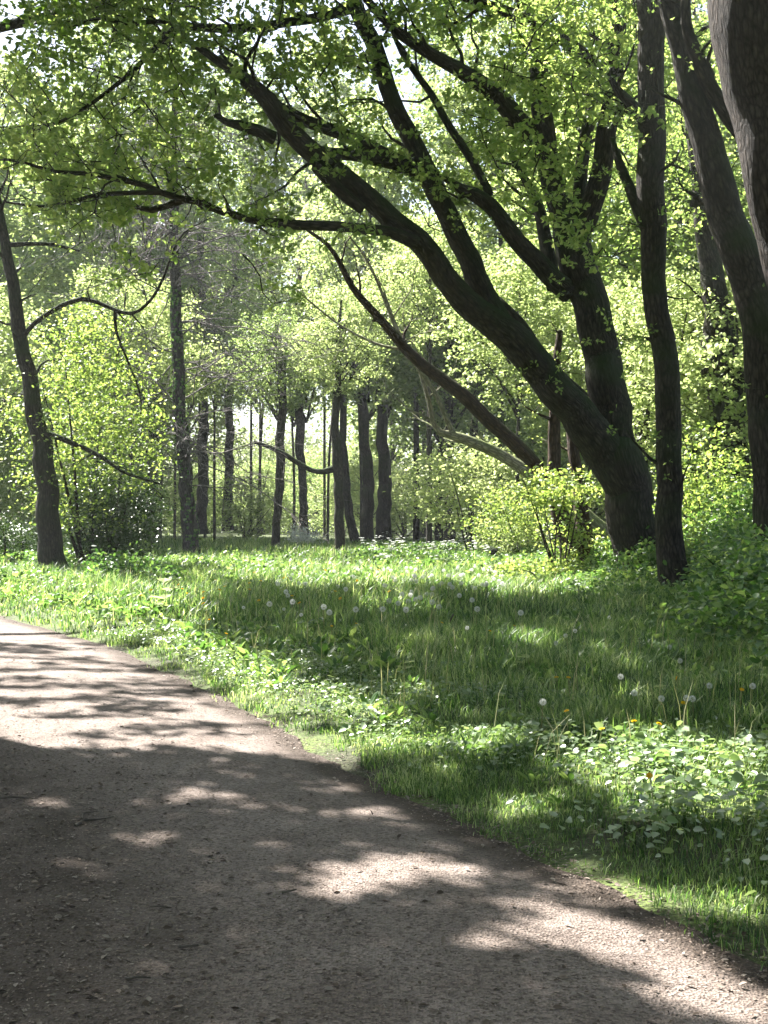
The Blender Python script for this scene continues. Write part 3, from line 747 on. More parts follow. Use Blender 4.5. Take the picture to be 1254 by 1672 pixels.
# the ones whose trunks the photo shows
far_tree('slim grey trunk, leftmost of the three thin trunks standing in the far clearing', 452, 905, 54, 'mid', 6, scale=.6, poly=[[(451, 908, 15), (453, 850, 13), (456, 790, 15), (458, 730, 15), (460, 680, 14), (461, 620, 13)]])
far_tree('slim grey trunk, middle one of the three thin trunks in the far clearing', 500, 882, 68, 'thin', 7, poly=[[(500, 890, 16), (497, 840, 14), (493, 780, 13), (490, 720, 15), (488, 660, 14)]])
far_tree('far trunk with a crooked side branch reaching left, right of the thin trunks', 558, 912, 47, 'mid', 6.2, scale=.55, bark='oak_bark', poly=[[(558, 915, 18), (556, 860, 16), (553, 800, 16), (550, 750, 18), (548, 690, 14), (552, 620, 11)],
    [(548, 764, 13), (530, 770, 10), (510, 768, 8), (488, 756, 8), (465, 742, 8), (440, 730, 7), (415, 722, 6)]])
far_tree('dark leaning trunk touching the trunk with the crooked branch', 583, 885, 62, 'thin', 9, bark='oak_bark', poly=[[(583, 888, 16), (574, 850, 15), (567, 810, 14), (563, 770, 13), (560, 720, 12)]])
far_tree('thick dark trunk, left of the two behind the meadow\'s centre', 602, 893, 60, 'thin', 6.5, bark='oak_bark', poly=[[(602, 896, 23), (602, 840, 20), (600, 780, 19), (596, 720, 17), (590, 650, 16)]])
far_tree('thick dark trunk, right of the two behind the meadow\'s centre', 630, 890, 61, 'thin', 6.5, bark='oak_bark', poly=[[(630, 893, 27), (629, 830, 23), (627, 770, 21), (625, 710, 18), (622, 650, 18)]])
dk = [(680, 'first of the dark trunks in the shade right of the meadow\'s centre', 12), (701, 'second dark trunk in the shaded row right of the meadow\'s centre, thin', 11), (717, 'dark trunk in the middle of the shaded row behind the white flowers', 15), (735, 'thick black trunk in the shaded row behind the white flowers', 20), (772, 'last dark trunk of the shaded row, nearest the short stump', 17)]
for px, lab, w in dk:
    far_tree(lab, px, 900, 55 + (px % 7), 'mid', 5.2 + (px % 3), w, bark='oak_bark')
far_tree('grey trunk just right of the bare ivy-spotted trunk, branches in bright haze', 330, 870, 74, 'thin', 10, poly=[[(330, 872, 20), (331, 790, 18), (331, 700, 17), (333, 620, 16), (336, 540, 14)]])
far_tree('slim grey trunk standing alone left of the far clearing', 373, 862, 80, 'thin', 9, poly=[[(373, 866, 18), (373, 790, 15), (375, 720, 14), (373, 650, 13), (376, 560, 12)]])
far_tree('dim grey trunk behind the twigs, left of the ivy-spotted trunk', 246, 880, 70, 'thin', 10, poly=[[(246, 885, 18), (247, 780, 17), (246, 680, 16), (243, 600, 16), (240, 520, 13)]])
far_tree('dim trunk behind the leafy sapling by the left oak', 150, 890, 58, 'mid', 8, scale=.6, poly=[[(162, 890, 20), (158, 760, 18), (160, 640, 16), (150, 560, 15), (140, 480, 12)]])
# forest behind
bgT = [  # column, distance, kind, crown foot height, scale
    (-120, 54, 'tall', 4, 1.15), (-30, 64, 'tall', 5, 1.3), (50, 78, 'tall', 6, 1.3), (130, 92, 'tall', 8, 1.25), (215, 104, 'tall', 8, 1.2), (-60, 95, 'tall', 4, 1.7),
    (640, 112, 'tall', 6, 1.4),
    (690, 90, 'wide', 4, 1.3), (770, 96, 'wide', 3, 1.3), (860, 100, 'wide', 3, 1.3), (950, 94, 'wide', 3, 1.3), (1040, 100, 'wide', 3, 1.3), (1130, 95, 'wide', 3, 1.3), (1220, 98, 'wide', 3, 1.3), (1320, 90, 'wide', 3, 1.3), (735, 62, 'thin', 13, 1.2),
    (905, 62, 'wide', 9, 1.2), (1020, 47, 'wide', 8, 1.1), (1135, 43, 'wide', 8, 1.1), (1270, 42, 'wide', 6, 1.1), (1400, 38, 'wide', 4, 1.1), (820, 58, 'wide', 15, .9), (285, 84, 'thin', 17, 1.5), (410, 94, 'tall', 19, 1.2), (180, 74, 'tall', 12, 1.3), (530, 94, 'tall', 20, 1.2)]
for px, D, k, z0, sc in bgT:
    far_tree('yellow-green spring tree in the wood behind the meadow, its trunk lost among leaves', px, 0, D, k, z0, 5 if 150 < px < 640 else 12, RS.normal() * .5, sc, group='trees of the wood behind the meadow', bark='grey_bark')
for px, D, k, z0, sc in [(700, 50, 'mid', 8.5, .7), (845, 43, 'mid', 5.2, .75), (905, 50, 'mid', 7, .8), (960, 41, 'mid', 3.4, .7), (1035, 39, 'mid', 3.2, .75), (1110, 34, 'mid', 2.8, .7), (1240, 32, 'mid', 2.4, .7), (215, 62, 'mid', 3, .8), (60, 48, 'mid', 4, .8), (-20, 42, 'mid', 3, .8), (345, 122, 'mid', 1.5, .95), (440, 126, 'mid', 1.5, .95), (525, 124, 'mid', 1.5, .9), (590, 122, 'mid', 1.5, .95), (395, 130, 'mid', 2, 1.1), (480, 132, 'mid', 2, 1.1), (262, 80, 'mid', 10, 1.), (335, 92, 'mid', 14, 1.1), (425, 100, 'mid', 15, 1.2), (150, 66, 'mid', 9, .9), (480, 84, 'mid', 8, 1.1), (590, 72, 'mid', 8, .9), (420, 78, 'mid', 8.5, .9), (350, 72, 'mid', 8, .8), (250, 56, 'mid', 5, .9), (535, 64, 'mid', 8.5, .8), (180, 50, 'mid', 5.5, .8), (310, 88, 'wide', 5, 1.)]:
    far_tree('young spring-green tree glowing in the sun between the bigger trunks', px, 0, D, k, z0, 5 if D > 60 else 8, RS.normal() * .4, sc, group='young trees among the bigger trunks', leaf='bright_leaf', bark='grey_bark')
bgS = [(-90, 44), (-20, 50), (60, 60), (140, 66), (200, 76), (255, 92), (300, 96), (420, 118), (470, 128), (530, 122), (600, 88), (660, 74), (720, 70), (845, 58), (900, 56), (960, 50), (1020, 58), (1080, 44), (1130, 52), (1190, 40), (1240, 46), (1290, 36), (1350, 34), (340, 112), (385, 120), (430, 110), (480, 116), (515, 108), (560, 118), (600, 106), (310, 104), (640, 108), (780, 92), (880, 76), (1000, 76), (1140, 70), (350, 128), (560, 100)]
for px, D in bgS:
    far_tree('leafy green shrub in the undergrowth at the wood\'s edge', px, 0, D, 'low', .2, 8, 0, .9 + .5 * RS.rand(), group='shrubs along the edge of the wood')
# the trees around the viewer, outside the photo, that keep the open sky off the path
for i, (x, y, k, z0, lab) in enumerate([(-7.5, -1.5, 'wide', 5, 'large tree left behind the viewer, outside the photo'), (-3.5, -9, 'wide', 5, 'large tree on the path\'s left, well behind the viewer'), (5.5, -5, 'wide', 5, 'large tree right behind the viewer, outside the photo'),
        (7.5, 3.5, 'wide', 5, 'large tree level with the viewer on the right, outside the photo'), (10.5, 11, 'wide', 5, 'large tree right of the dandelions, outside the photo'), (-13, 6, 'wide', 5, 'large tree far left of the path, outside the photo'), (2, -15, 'tall', 3, 'tall tree straight behind the viewer'), (13, -8, 'tall', 3, 'tall tree far right behind the viewer'), (-13, -10, 'tall', 3, 'tall tree far left behind the viewer'), (15, 3, 'tall', 3, 'tall tree far right, outside the photo')]):
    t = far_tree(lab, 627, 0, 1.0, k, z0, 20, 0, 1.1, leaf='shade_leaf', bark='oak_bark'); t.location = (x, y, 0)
    for c in t.children:
        if c.name.startswith('trunk'): c.scale = (30, 30, 1)
# woodland beyond, read as one mass
fw = Leaves()
for k in range(1050):
    a = RS.uniform(-420, 1700); D = RS.uniform(138, 152)
    c = np.array([(a - 627) / F * D, D, RS.uniform(0, 1) ** 1.3 * 40])
    q = c + RS.normal(size=(120, 3)) * np.array([1.6, 1.6, 1.0])
    fw.add(q, sz(120, .3, .5), up=.6)
o = fw.build('far_woodland', M['far_leaf']); o['kind'] = 'stuff'
# ---------------------------------------------------------------- bushes and undergrowth
def bush(label, px, D, w, h, leaf, n, size, name='shrub', cat='shrub', z0=.05, stems=7, bark='brown_bark', reject=True, up=.6, per=30, clump=.16, group=None, tmpl=LEAF, flat=.7):
    b0 = np.array([(px - 627) / F * D, D, 0.0])
    t = thing(name, label, cat, tuple(b0), group)
    tb, lv = Tubes(), Leaves()
    for k in range(stems):
        e = b0 + np.array([RS.normal() * w * .3, RS.normal() * w * .3, z0 + h * RS.uniform(.5, .95)])
        s = b0 + np.array([RS.normal() * .08, RS.normal() * .08, -.05])
        p, r = spline([s, (s + e) / 2 + RS.normal(size=3) * .08, e], [.022 + .006 * h, .014 + .003 * h, .005], .2); tb.add(p, r, 6)
    tb.build('stems' if False else 'stem', M[bark], t, b0)
    for k in range(n):
        u = unit(RS.normal(size=3)) * RS.rand() ** .4
        c = b0 + np.array([u[0] * w / 2, u[1] * w / 2, z0 + (u[2] + 1) / 2 * h])
        q = c + RS.normal(size=(per, 3)) * np.array([clump, clump, clump * flat])
        q = q[q[:, 2] > .02]
        if reject:
            gx, gy = shadow_point(q); q = q[~is_lit(gx, gy)] if h > 1.2 else q
        lv.add(q, sz(len(q), *size), up=up, tmpl=tmpl)
    lv.build('foliage', M[leaf], t, b0)
    return t
bush('dark evergreen bush behind the left oak\'s trunk', 180, 32, 2.7, 3.1, 'dark_leaf', 380, (.06, .1), per=34, clump=.2, reject=False)
bush('dark bush left of the left oak\'s foot, at the photo\'s edge', 12, 33, 1.8, 1.7, 'dark_leaf', 90, (.06, .1), per=30, clump=.2, reject=False)
bush('light leafy sapling spreading over the dark evergreen bush', 140, 31, 4.1, 6.2, 'hazel_leaf', 380, (.08, .12), 'sapling', 'sapling', 1.0, 5, per=24, clump=.22, reject=False)
bush('low leafy clump of weeds at the meadow\'s edge below the left oak', 195, 25.5, 1.6, .75, 'under_leaf', 90, (.07, .12), per=18, reject=False)
bush('taller leafy weeds between the left clump and the ivy-spotted trunk', 268, 24, .9, .5, 'under_leaf', 40, (.08, .13), per=12, reject=False)
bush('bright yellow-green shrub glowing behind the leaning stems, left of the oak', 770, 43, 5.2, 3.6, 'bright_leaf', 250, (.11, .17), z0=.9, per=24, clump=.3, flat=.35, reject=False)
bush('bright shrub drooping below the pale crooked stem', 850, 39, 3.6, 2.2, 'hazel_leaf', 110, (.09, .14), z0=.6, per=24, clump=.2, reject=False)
bush('leafy green bush in front of the reddish stems', 915, 26.6, 1.9, .95, 'hazel_leaf', 60, (.08, .13), z0=1.75, per=20, clump=.22, flat=.5, reject=False)
bush('small green bush tucked against the leaning oak\'s foot', 1075, 23.6, 1.1, 1.1, 'under_leaf', 70, (.07, .11), per=18, reject=False)
bush('broad bramble mound right of the straight trunk', 1270, 22, 2.6, 1.6, 'under_leaf', 150, (.07, .12), per=26, clump=.18, reject=False)
bush('leafy bramble mound at the photo\'s right edge behind the dandelions', 1262, 17.5, 2.2, 1.3, 'under_leaf', 140, (.06, .11), per=26, clump=.17, reject=False)
bush('sunlit nettle clump left of the leaning oak\'s foot', 885, 26, 2.4, .6, 'hazel_leaf', 120, (.07, .12), per=22, reject=False)
bush('green nettle clump in front of the two dark trunks', 1000, 20.5, 2.2, .34, 'under_leaf', 120, (.06, .11), per=22, reject=False)
bush('tall leafy thicket at the right edge under the bending trunk', 1235, 25, 2.6, 2.3, 'under_leaf', 170, (.07, .12), per=26, clump=.2, reject=False)
bush('loose green bush just right of the straight trunk\'s foot', 1150, 23.5, 1.5, 1.3, 'hazel_leaf', 80, (.07, .12), per=22, clump=.17, reject=False)
bush('low nettle clump in deep shade below the straight trunk', 1120, 18.5, 1.8, .32, 'under_leaf', 110, (.06, .11), per=22, reject=False)
bush('weedy clump at the right edge above the tall yellow dandelion', 1225, 13.5, 1.5, .6, 'under_leaf', 100, (.05, .09), per=20, clump=.13, reject=False)
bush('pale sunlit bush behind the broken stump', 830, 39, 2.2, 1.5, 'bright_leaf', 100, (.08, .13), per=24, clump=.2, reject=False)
bush('hazel bush behind the straight trunk, filling the gap to its right', 1150, 27.5, 2.6, 3.2, 'hazel_leaf', 140, (.08, .13), z0=.4, per=24, clump=.22, reject=False)
bush('white-flowered bush far off in the clearing between the thin trunks', 497, 60, 2.0, 1.1, 'white_petal_lit_leaf', 60, (.09, .14), per=14, clump=.2, reject=False)
bush('green bush in the bright haze beyond the bare trunk', 400, 76, 4.6, 4.0, 'far_leaf', 120, (.14, .2), per=24, clump=.35, reject=False)

def frustum_pts(n, y0, y1, pw=1.0, mx=1.4):
    """points on the ground inside the picture's field, plus a margin"""
    y = y0 + (y1 - y0) * RS.rand(n) ** pw
    x = RS.uniform(-1, 1, n) * (.335 * y + mx)
    return x, y
def to_px(x, y): return 627 + x / y * F, HOR + CZ / y * F

# tall undergrowth on the right and below the trees
uv = Leaves()
x, y = frustum_pts(13000, 9.5, 44, .85, 2.0)
px, py = to_px(x, y)
dens = sstep(790, 960, px - (py - 900) * .55 + 160 * (fbm2(x * .5, y * .5, 51) - .5)) * (1 - sstep(1040, 1150, py - .12 * (px - 1000) + 120 * (fbm2(x * .7, y * .7, 52) - .5)))
meadow_p = sstep(.45, .68, fbm2(x * .9 + 7, y * .9, 57)) * (x - path_r(y) > 1.0)
dens = np.maximum(dens, .42 * meadow_p)
dens = np.maximum(dens, .8 * (1 - sstep(90, 280, px)) * (1 - sstep(938, 960, py)) * (y > 27))
k = RS.rand(len(x)) < dens
x, y = x[k], y[k]; dk_ = dens[k]
hgt = .25 + .35 * sstep(950, 1150, px[k] if len(px) != len(x) else px) + .6 * fbm2(x * .8, y * .8, 53) * RS.uniform(.6, 1.3, len(x))
px_ = to_px(x, y)[0]
hgt = hgt * (1 - .62 * sstep(930, 990, px_) * (1 - sstep(1120, 1150, px_)) * (y < 22.5)) * (.25 + .75 * dk_ ** 1.5) * (.6 + .75 * np.maximum(sstep(22, 26, y), sstep(1120, 1180, to_px(x, y)[0])))
for i in range(22):
    n = len(x)
    u = RS.rand(n) ** .7
    q = np.stack([x + RS.normal(size=n) * .13, y + RS.normal(size=n) * .13, ground_h(x, y) + .03 + u * hgt], -1)
    uv.add(q, sz(n, .055, .10) * (1 + .012 * y), up=1.0)
o = uv.build('undergrowth', M['under_leaf']); o['kind'] = 'stuff'

# broad-leaved ground cover by the path
cv = Leaves()
x, y = frustum_pts(26000, 4.6, 17, .75, 1.6)
r = x - path_r(y)
px, py = to_px(x, y)
patch = fbm2(x * .9, y * .9, 61)
band = sstep(.25, .7, r + .5 * (patch - .5)) * (1 - sstep(1.9, 3.4, r + 1.2 * (patch - .5)))
big = sstep(820, 1080, px + 260 * (patch - .5)) * sstep(1170, 1290, py + 120 * (patch - .5)) * (1 - sstep(1360, 1450, py - .12 * (px - 1000) + 120 * (patch - .5)))
strip = sstep(270, 330, px) * (1 - sstep(620, 760, px)) * sstep(.2, .5, r) * (1 - sstep(1.3, 2.1, r)) * sstep(1050, 1075, py)
gap = sstep(.32, .55, fbm2(x * 2.6, y * 2.6, 67))
dn = np.maximum(np.maximum(band * sstep(.38, .58, patch) * .6, big * .8), strip * .6) * (.15 + .85 * gap)
vs = RS.uniform(.5, 1.5, len(x))
k = RS.rand(len(x)) < dn
x, y, bigk, vs = x[k], y[k], big[k], vs[k]
for i in range(7):
    n = len(x)
    a = RS.rand(n) * 6.28; rr = .03 + .09 * RS.rand(n)
    z = ground_h(x, y) + .02 + (.05 + .06 * bigk) * RS.uniform(.1, 1.4, n) * vs * (.4 + fbm2(x * 3, y * 3, 64))
    q = np.stack([x + np.cos(a) * rr, y + np.sin(a) * rr, z], -1)
    d = np.stack([np.cos(a), np.sin(a), RS.normal(size=n) * .25], -1)
    nr = np.stack([RS.normal(size=n) * .5, RS.normal(size=n) * .5, np.ones(n)], -1)
    cv.add(q, sz(n, .02, .043) * (1 + .2 * bigk) * vs, direc=d, nrm=nr, tmpl=LEAF_ROUND, wide=.95)
o = cv.build('ground_cover', M['cover_leaf']); o['kind'] = 'stuff'

# rosettes and broad weeds scattered through the meadow
wv = Leaves()
x, y = frustum_pts(62000, 6, 54, .8, 1.5)
rw = x - path_r(y)
k = (rw > .5) & (RS.rand(len(x)) < sstep(.3, .6, fbm2(x * 1.1, y * 1.1, 66)) * (.25 + .75 * sstep(1.6, 3.2, rw))); x, y = x[k], y[k]
ws = RS.uniform(.3, 1.05, len(x)) ** 1.7
for i in range(7):
    n = len(x); a = RS.rand(n) * 6.28
    q = np.stack([x, y, ground_h(x, y) + .02], -1)
    d = np.stack([np.cos(a), np.sin(a), RS.uniform(.3, 1.4, n)], -1)
    wv.add(q + d * .03, sz(n, .08, .22) * ws * (.55 + .45 * sstep(8, 12, y)), direc=d, nrm=np.stack([-np.cos(a) * .45 + RS.normal(size=n) * .3, -np.sin(a) * .6 + RS.normal(size=n) * .3, np.ones(n)], -1), wide=.6)
o = wv.build('meadow_weeds', M['under_leaf']); o['kind'] = 'stuff'

# grass: bent tapering blades, finer and shorter by the path
gv, gq, gn = [], [], 0
def blades(x, y, h, w, lean):
    global gn, gv, gq
    n = len(x); a = RS.rand(n) * 6.28
    dx, dy = np.cos(a), np.sin(a)
    z = ground_h(x, y) - .01
    l = h * lean
    b = np.stack([x, y, z], -1)
    wv_ = np.stack([-dy, dx, 0 * dx], -1) * (w / 2)[:, None]
    m = b + np.stack([dx * l * .35, dy * l * .35, h * .6], -1)
    t = b + np.stack([dx * l, dy * l, h * (1 - .25 * lean)], -1)
    v = np.stack([b - wv_, b + wv_, m - wv_ * .8, m + wv_ * .8, t - wv_ * .1, t + wv_ * .1], 1)
    i0 = gn + np.arange(n)[:, None] * 6
    gq.append((i0 + np.array([[0, 1, 3, 2, 2, 3, 5, 4]])).reshape(-1)); gv.append(v.reshape(-1, 3)); gn += n * 6
def sow(n, y0, y1, h0, h1, w0, w1, pw=.8):
    x, y = frustum_pts(n, y0, y1, pw, 1.6)
    r = x - path_r(y) + .55 * (fbm2(x * 2.0, y * 2.0, 71) - .5) + .22 * (noise2(x * 9, y * 9, 72) - .5)
    ptch = fbm2(x * 1.4, y * 1.4, 73)
    k = (r > .02) & (RS.rand(n) < sstep(.0, .35, r) * np.clip(.35 + 1.2 * ptch, 0, 1))
    x, y, r, ptch = x[k], y[k], r[k], ptch[k]
    px, py = to_px(x, y)
    thick = 1 - .5 * sstep(900, 1020, px) * sstep(1225, 1275, py) * (1 - sstep(1385, 1430, py - .12 * (px - 1000)))
    k = RS.rand(len(x)) < thick
    x, y, r, ptch = x[k], y[k], r[k], ptch[k]
    tall = sstep(.7, 3.5, r)
    h = (h0 * (1 - tall) + h1 * tall) * (.5 + ptch) * RS.uniform(.55, 1.35, len(x))
    blades(x, y, h, sz(len(x), w0, w1), RS.uniform(.15, .95, len(x)))
sow(190000, 3.6, 9, .06, .16, .003, .007)
sow(120000, 8, 16, .07, .24, .004, .012)
sow(90000, 15, 30, .10, .34, .008, .02)
sow(60000, 28, 75, .16, .38, .014, .034)
v = np.vstack(gv); q = np.concatenate(gq)
gv, gq, gn = [], [], 0
x, y = frustum_pts(3600, 6, 46, .9, 1.5)
k = (x - path_r(y) > .9) & (RS.rand(len(x)) < sstep(.3, .6, fbm2(x * .8, y * .8, 91))); x, y = x[k], y[k]
blades(x, y, RS.uniform(.28, .58, len(x)), .004 + .0004 * y, RS.uniform(.1, .5, len(x)))
sv, sq = np.vstack(gv), np.concatenate(gq)
o = link('seed_stalks', mesh_from('seed_stalks', sv, sq, np.full(len(sq) // 4, 4)), M['stalk']); o['kind'] = 'stuff'
o = link('grass', mesh_from('grass', v, q, np.full(len(q) // 4, 4)), M['grass']); o['kind'] = 'stuff'

# leaf litter on the path, thicker on its left margin and by the grass
lt = Leaves()
n = 130000
y = 2.4 + 18 * RS.rand(n) ** 1.7
t = RS.rand(n)
xl, xr = path_l(y), path_r(y)
x = xl + (xr + .18 - xl) * t
dl, dr = x - xl, xr - x
dn = .18 + .9 * (1 - sstep(.4, 2.4, dl + .6 * (fbm2(x * 1.5, y * 1.5, 81) - .5))) + .8 * (1 - sstep(.0, .28, dr))
k = RS.rand(n) < dn * np.clip(.4 + 1.1 * fbm2(x * 3, y * 3, 82), 0, 1)
x, y, t = x[k], y[k], t[k]
z = path_z(x, y, np.clip(t, 0, 1)) + .004
lt.add(np.stack([x, y, z], -1), sz(len(x), .005, .017) * (1 + 1.3 * (RS.rand(len(x)) < .12)), nrm=np.stack([RS.normal(size=len(x)) * .35, RS.normal(size=len(x)) * .35, np.ones(len(x))], -1),
       direc=np.stack([RS.normal(size=len(x)), RS.normal(size=len(x)), RS.normal(size=len(x)) * .15], -1), wide=.8)
o = lt.build('leaf_litter', M['litter']); o['kind'] = 'stuff'

# ---------------------------------------------------------------- small things
def stick(label, pts_px, w, name='twig'):
    pts = []
    for a, b in pts_px:
        D = CZ * F / (b - HOR); q = P(a, b, D); q[2] = .045; pts.append(q)
    b0 = pts[0].copy(); b0[2] = 0
    tb = Tubes(); p, r = spline(np.array(pts), np.linspace(w, w * .5, len(pts)), .03)
    p[:, 2] += .006 * np.sin(np.arange(len(p)) * .8)
    tb.add(p, r, 6, .12)
    o = tb.build(name, M['dead_wood'], None, b0); o.location = tuple(b0)
    o['label'] = label; o['category'] = 'twig'
stick('forked dry twig lying across the shaded left part of the path', [(122, 1362), (150, 1352), (185, 1346)], .008)
stick('short dry twig pointing up the path beside the forked one', [(133, 1350), (140, 1342), (160, 1337)], .005)
stick('small pale twig standing out on the dark near path', [(240, 1545), (243, 1532), (246, 1522)], .006)
stick('short straight twig on the near path, left of centre', [(246, 1498), (262, 1500), (280, 1503)], .005)
stick('dark stubby twig near the bottom edge of the photo', [(292, 1566), (308, 1567), (324, 1566)], .007)
stick('long thin twig at the lower left among leaf litter', [(80, 1492), (100, 1500), (118, 1506)], .004)
stick('dark twig at the edge of the large sun patch on the path', [(460, 1475), (474, 1474), (484, 1472)], .006)
stick('thin dark branch lying at the left edge of the path', [(0, 1317), (30, 1316), (62, 1315)], .006)
stick('thin twig lying beside the middle twigs, nearly horizontal', [(205, 1620), (225, 1619), (246, 1621)], .005)
stick('short twig in the right half of the path above the sun patch', [(552, 1506), (560, 1505), (566, 1502)], .006)

# leaning stump in the sunlit undergrowth
D = 36.0; b0 = np.array([(812 - 627) / F * D, D, 0.])
st = thing('tree_stump', 'short dark broken stump leaning left in the bright undergrowth', 'stump', tuple(b0))
tb = Tubes(); limb3(tb, [(816, 945, 22), (813, 925, 20), (808, 908, 18), (803, 898, 14), (800, 893, 6)], D, 12, .16, step=.06); tb.build('trunk', M['oak_bark'], st, b0)
iv = Leaves()
for k in range(40):
    iv.add(P(808 + RS.normal() * 7, RS.uniform(898, 940), D - .15)[None], .08, nrm=np.array([[.2, -1, .3]]))
iv.build('moss', M['under_leaf'], st, b0)
# pale curved dead branch by the oak's foot
b0 = np.array([(1057 - 627) / F * 22.6, 22.6, 0.])
tb = Tubes(); limb3(tb, [(1036, 974, 10), (1044, 958, 12), (1056, 955, 13), (1068, 961, 13), (1080, 975, 12), (1090, 995, 10)], 22.6, 10, .1, step=.05)
o = tb.build('dead_branch', M['pale_bark'], None, b0); o.location = tuple(b0); o['label'] = 'pale arched dead branch at the leaning oak\'s foot'; o['category'] = 'branch'
# slim dry stalk in the meadow
b0 = np.array([(722 - 627) / F * 15.2, 15.2, 0.])
tb = Tubes(); limb3(tb, [(718, 1052, 4), (726, 1034, 4), (734, 1016, 3.4), (741, 1003, 2.5)], 15.2, 6, .1, step=.05)
o = tb.build('dry_stalk', M['dead_wood'], None, b0); o.location = tuple(b0); o['label'] = 'bare dry stalk slanting right in the middle of the meadow'; o['category'] = 'stalk'

# dandelions
def radial(n, rad, hemi=False, up=0.0):
    i = np.arange(n) + .5
    phi = np.arccos(1 - 2 * i / n); th = np.pi * (1 + 5 ** .5) * i
    d = np.stack([np.cos(th) * np.sin(phi), np.sin(th) * np.sin(phi), np.cos(phi)], -1)
    return d
def clock_proto(r=.026):
    lv = Leaves(); d = radial(110, r)
    lv.add(d * r * .5, np.full(110, r * .55), direc=d, nrm=RS.normal(size=(110, 3)), tmpl=LEAF, wide=.35)
    tang = unit(np.cross(d, RS.normal(size=(110, 3))))[::2]; d = d[::2]
    lv.add(d * r - tang * r * .2, np.full(55, r * .42), direc=tang, nrm=d, tmpl=LEAF_ROUND, wide=.5)
    v = np.vstack(lv.v); q = np.concatenate(lv.q)
    return mesh_from('seed_head', v, q, np.full(len(q) // 4, 4))
def yellow_proto(r=.021):
    lv = Leaves()
    for ring, (n, l, e) in enumerate(((22, 1.0, .15), (18, .8, .5), (12, .55, 1.0))):
        a = np.arange(n) * 6.283 / n + ring * .2
        d = np.stack([np.cos(a), np.sin(a), np.full(n, e)], -1)
        lv.add(np.zeros((n, 3)), np.full(n, r * l), direc=d, nrm=np.stack([-np.cos(a) * e, -np.sin(a) * e, np.ones(n)], -1), wide=.5)
    v = np.vstack(lv.v); q = np.concatenate(lv.q)
    return mesh_from('flower_head', v, q, np.full(len(q) // 4, 4))
def stem_mesh(h, bend):
    tb = Tubes(); p, r = spline([(0, 0, 0), (bend * .3, 0, h * .5), (bend, 0, h)], [.0045, .004, .0035], .05); tb.add(p, r, 5)
    f = np.vstack(tb.f); v = np.vstack(tb.v)
    tri = f[:, 2] == f[:, 3]
    return mesh_from('stem', v, np.concatenate([f[~tri].ravel(), f[tri][:, :3].ravel()]), np.concatenate([np.full((~tri).sum(), 4), np.full(tri.sum(), 3)]))
CLK, YEL = clock_proto(), yellow_proto()
STEMS = [stem_mesh(1.0, b) for b in (-.12, .05, .15)]
def dandelion(px, py, kind, label, group, h=None, big=1.0):
    h = h or RS.uniform(.31, .37)
    D = (CZ - h) * F / (py - HOR)
    x = (px - 627) / F * D
    z = float(ground_h(np.array(x), np.array(D)))
    h2 = h - z
    t = thing('dandelion', label, 'dandelion', (x, D, z), group, RS.rand() * 6.28)
    i = RS.randint(3)
    s = link('stem', STEMS[i], M['dandelion_stem'], t); s.scale = (h2, 1, h2)
    if not STEMS[i].materials: pass
    hd = link('seed_head' if kind == 'c' else 'flower_head', CLK if kind == 'c' else YEL, M['dandelion_clock' if kind == 'c' else 'dandelion_yellow'], t)
    hd.location = ((-.12, .05, .15)[i] * h2, 0, h2); hd.scale = (big,) * 3
    if kind == 'y': hd.rotation_euler = (RS.normal() * .4, RS.normal() * .4, 0)
G1, G2 = 'dandelion clocks in the shaded meadow', 'yellow dandelions in the meadow'
for px, py, lab in ((884, 1145, 'white dandelion clock standing alone, left of the row of clocks in the shaded grass'), (1030, 1131, 'half-blown dandelion clock, leftmost of the row of clocks on the right'),
                    (1078, 1141, 'round dandelion clock second from left in the row on the right'), (1115, 1139, 'dandelion clock third in the row on the right, above a yellow flower'), (1133, 1142, 'roundest dandelion clock at the right end of the row'),
                    (1016, 1105, 'small dandelion clock just above the half-blown one'), (767, 1025, 'bright white dandelion clock by the shade edge in mid meadow'), (995, 1008, 'tall dandelion clock in front of the straight trunk'),
                    (1091, 1056, 'faint dandelion clock above the row of clocks, right of the lit nettles'), (1227, 1119, 'dandelion clock nearest the photo\'s right edge'), (1160, 1120, 'grey dandelion clock between the row and the right edge'),
                    (1105, 1079, 'small faint dandelion clock in shade under the straight trunk'), (905, 1050, 'lowest dandelion clock of the cluster in mid meadow'), (938, 1030, 'right-hand dandelion clock of the cluster in mid meadow'), (925, 1038, 'middle dandelion clock of the cluster in mid meadow'),
                    (393, 992, 'white dandelion clock on the left, nearest the leafy clump'), (462, 995, 'white dandelion clock left of centre, upper of two'), (488, 1004, 'white dandelion clock left of centre, lower of two')):
    dandelion(px, py, 'c', lab, G1, big=.9)
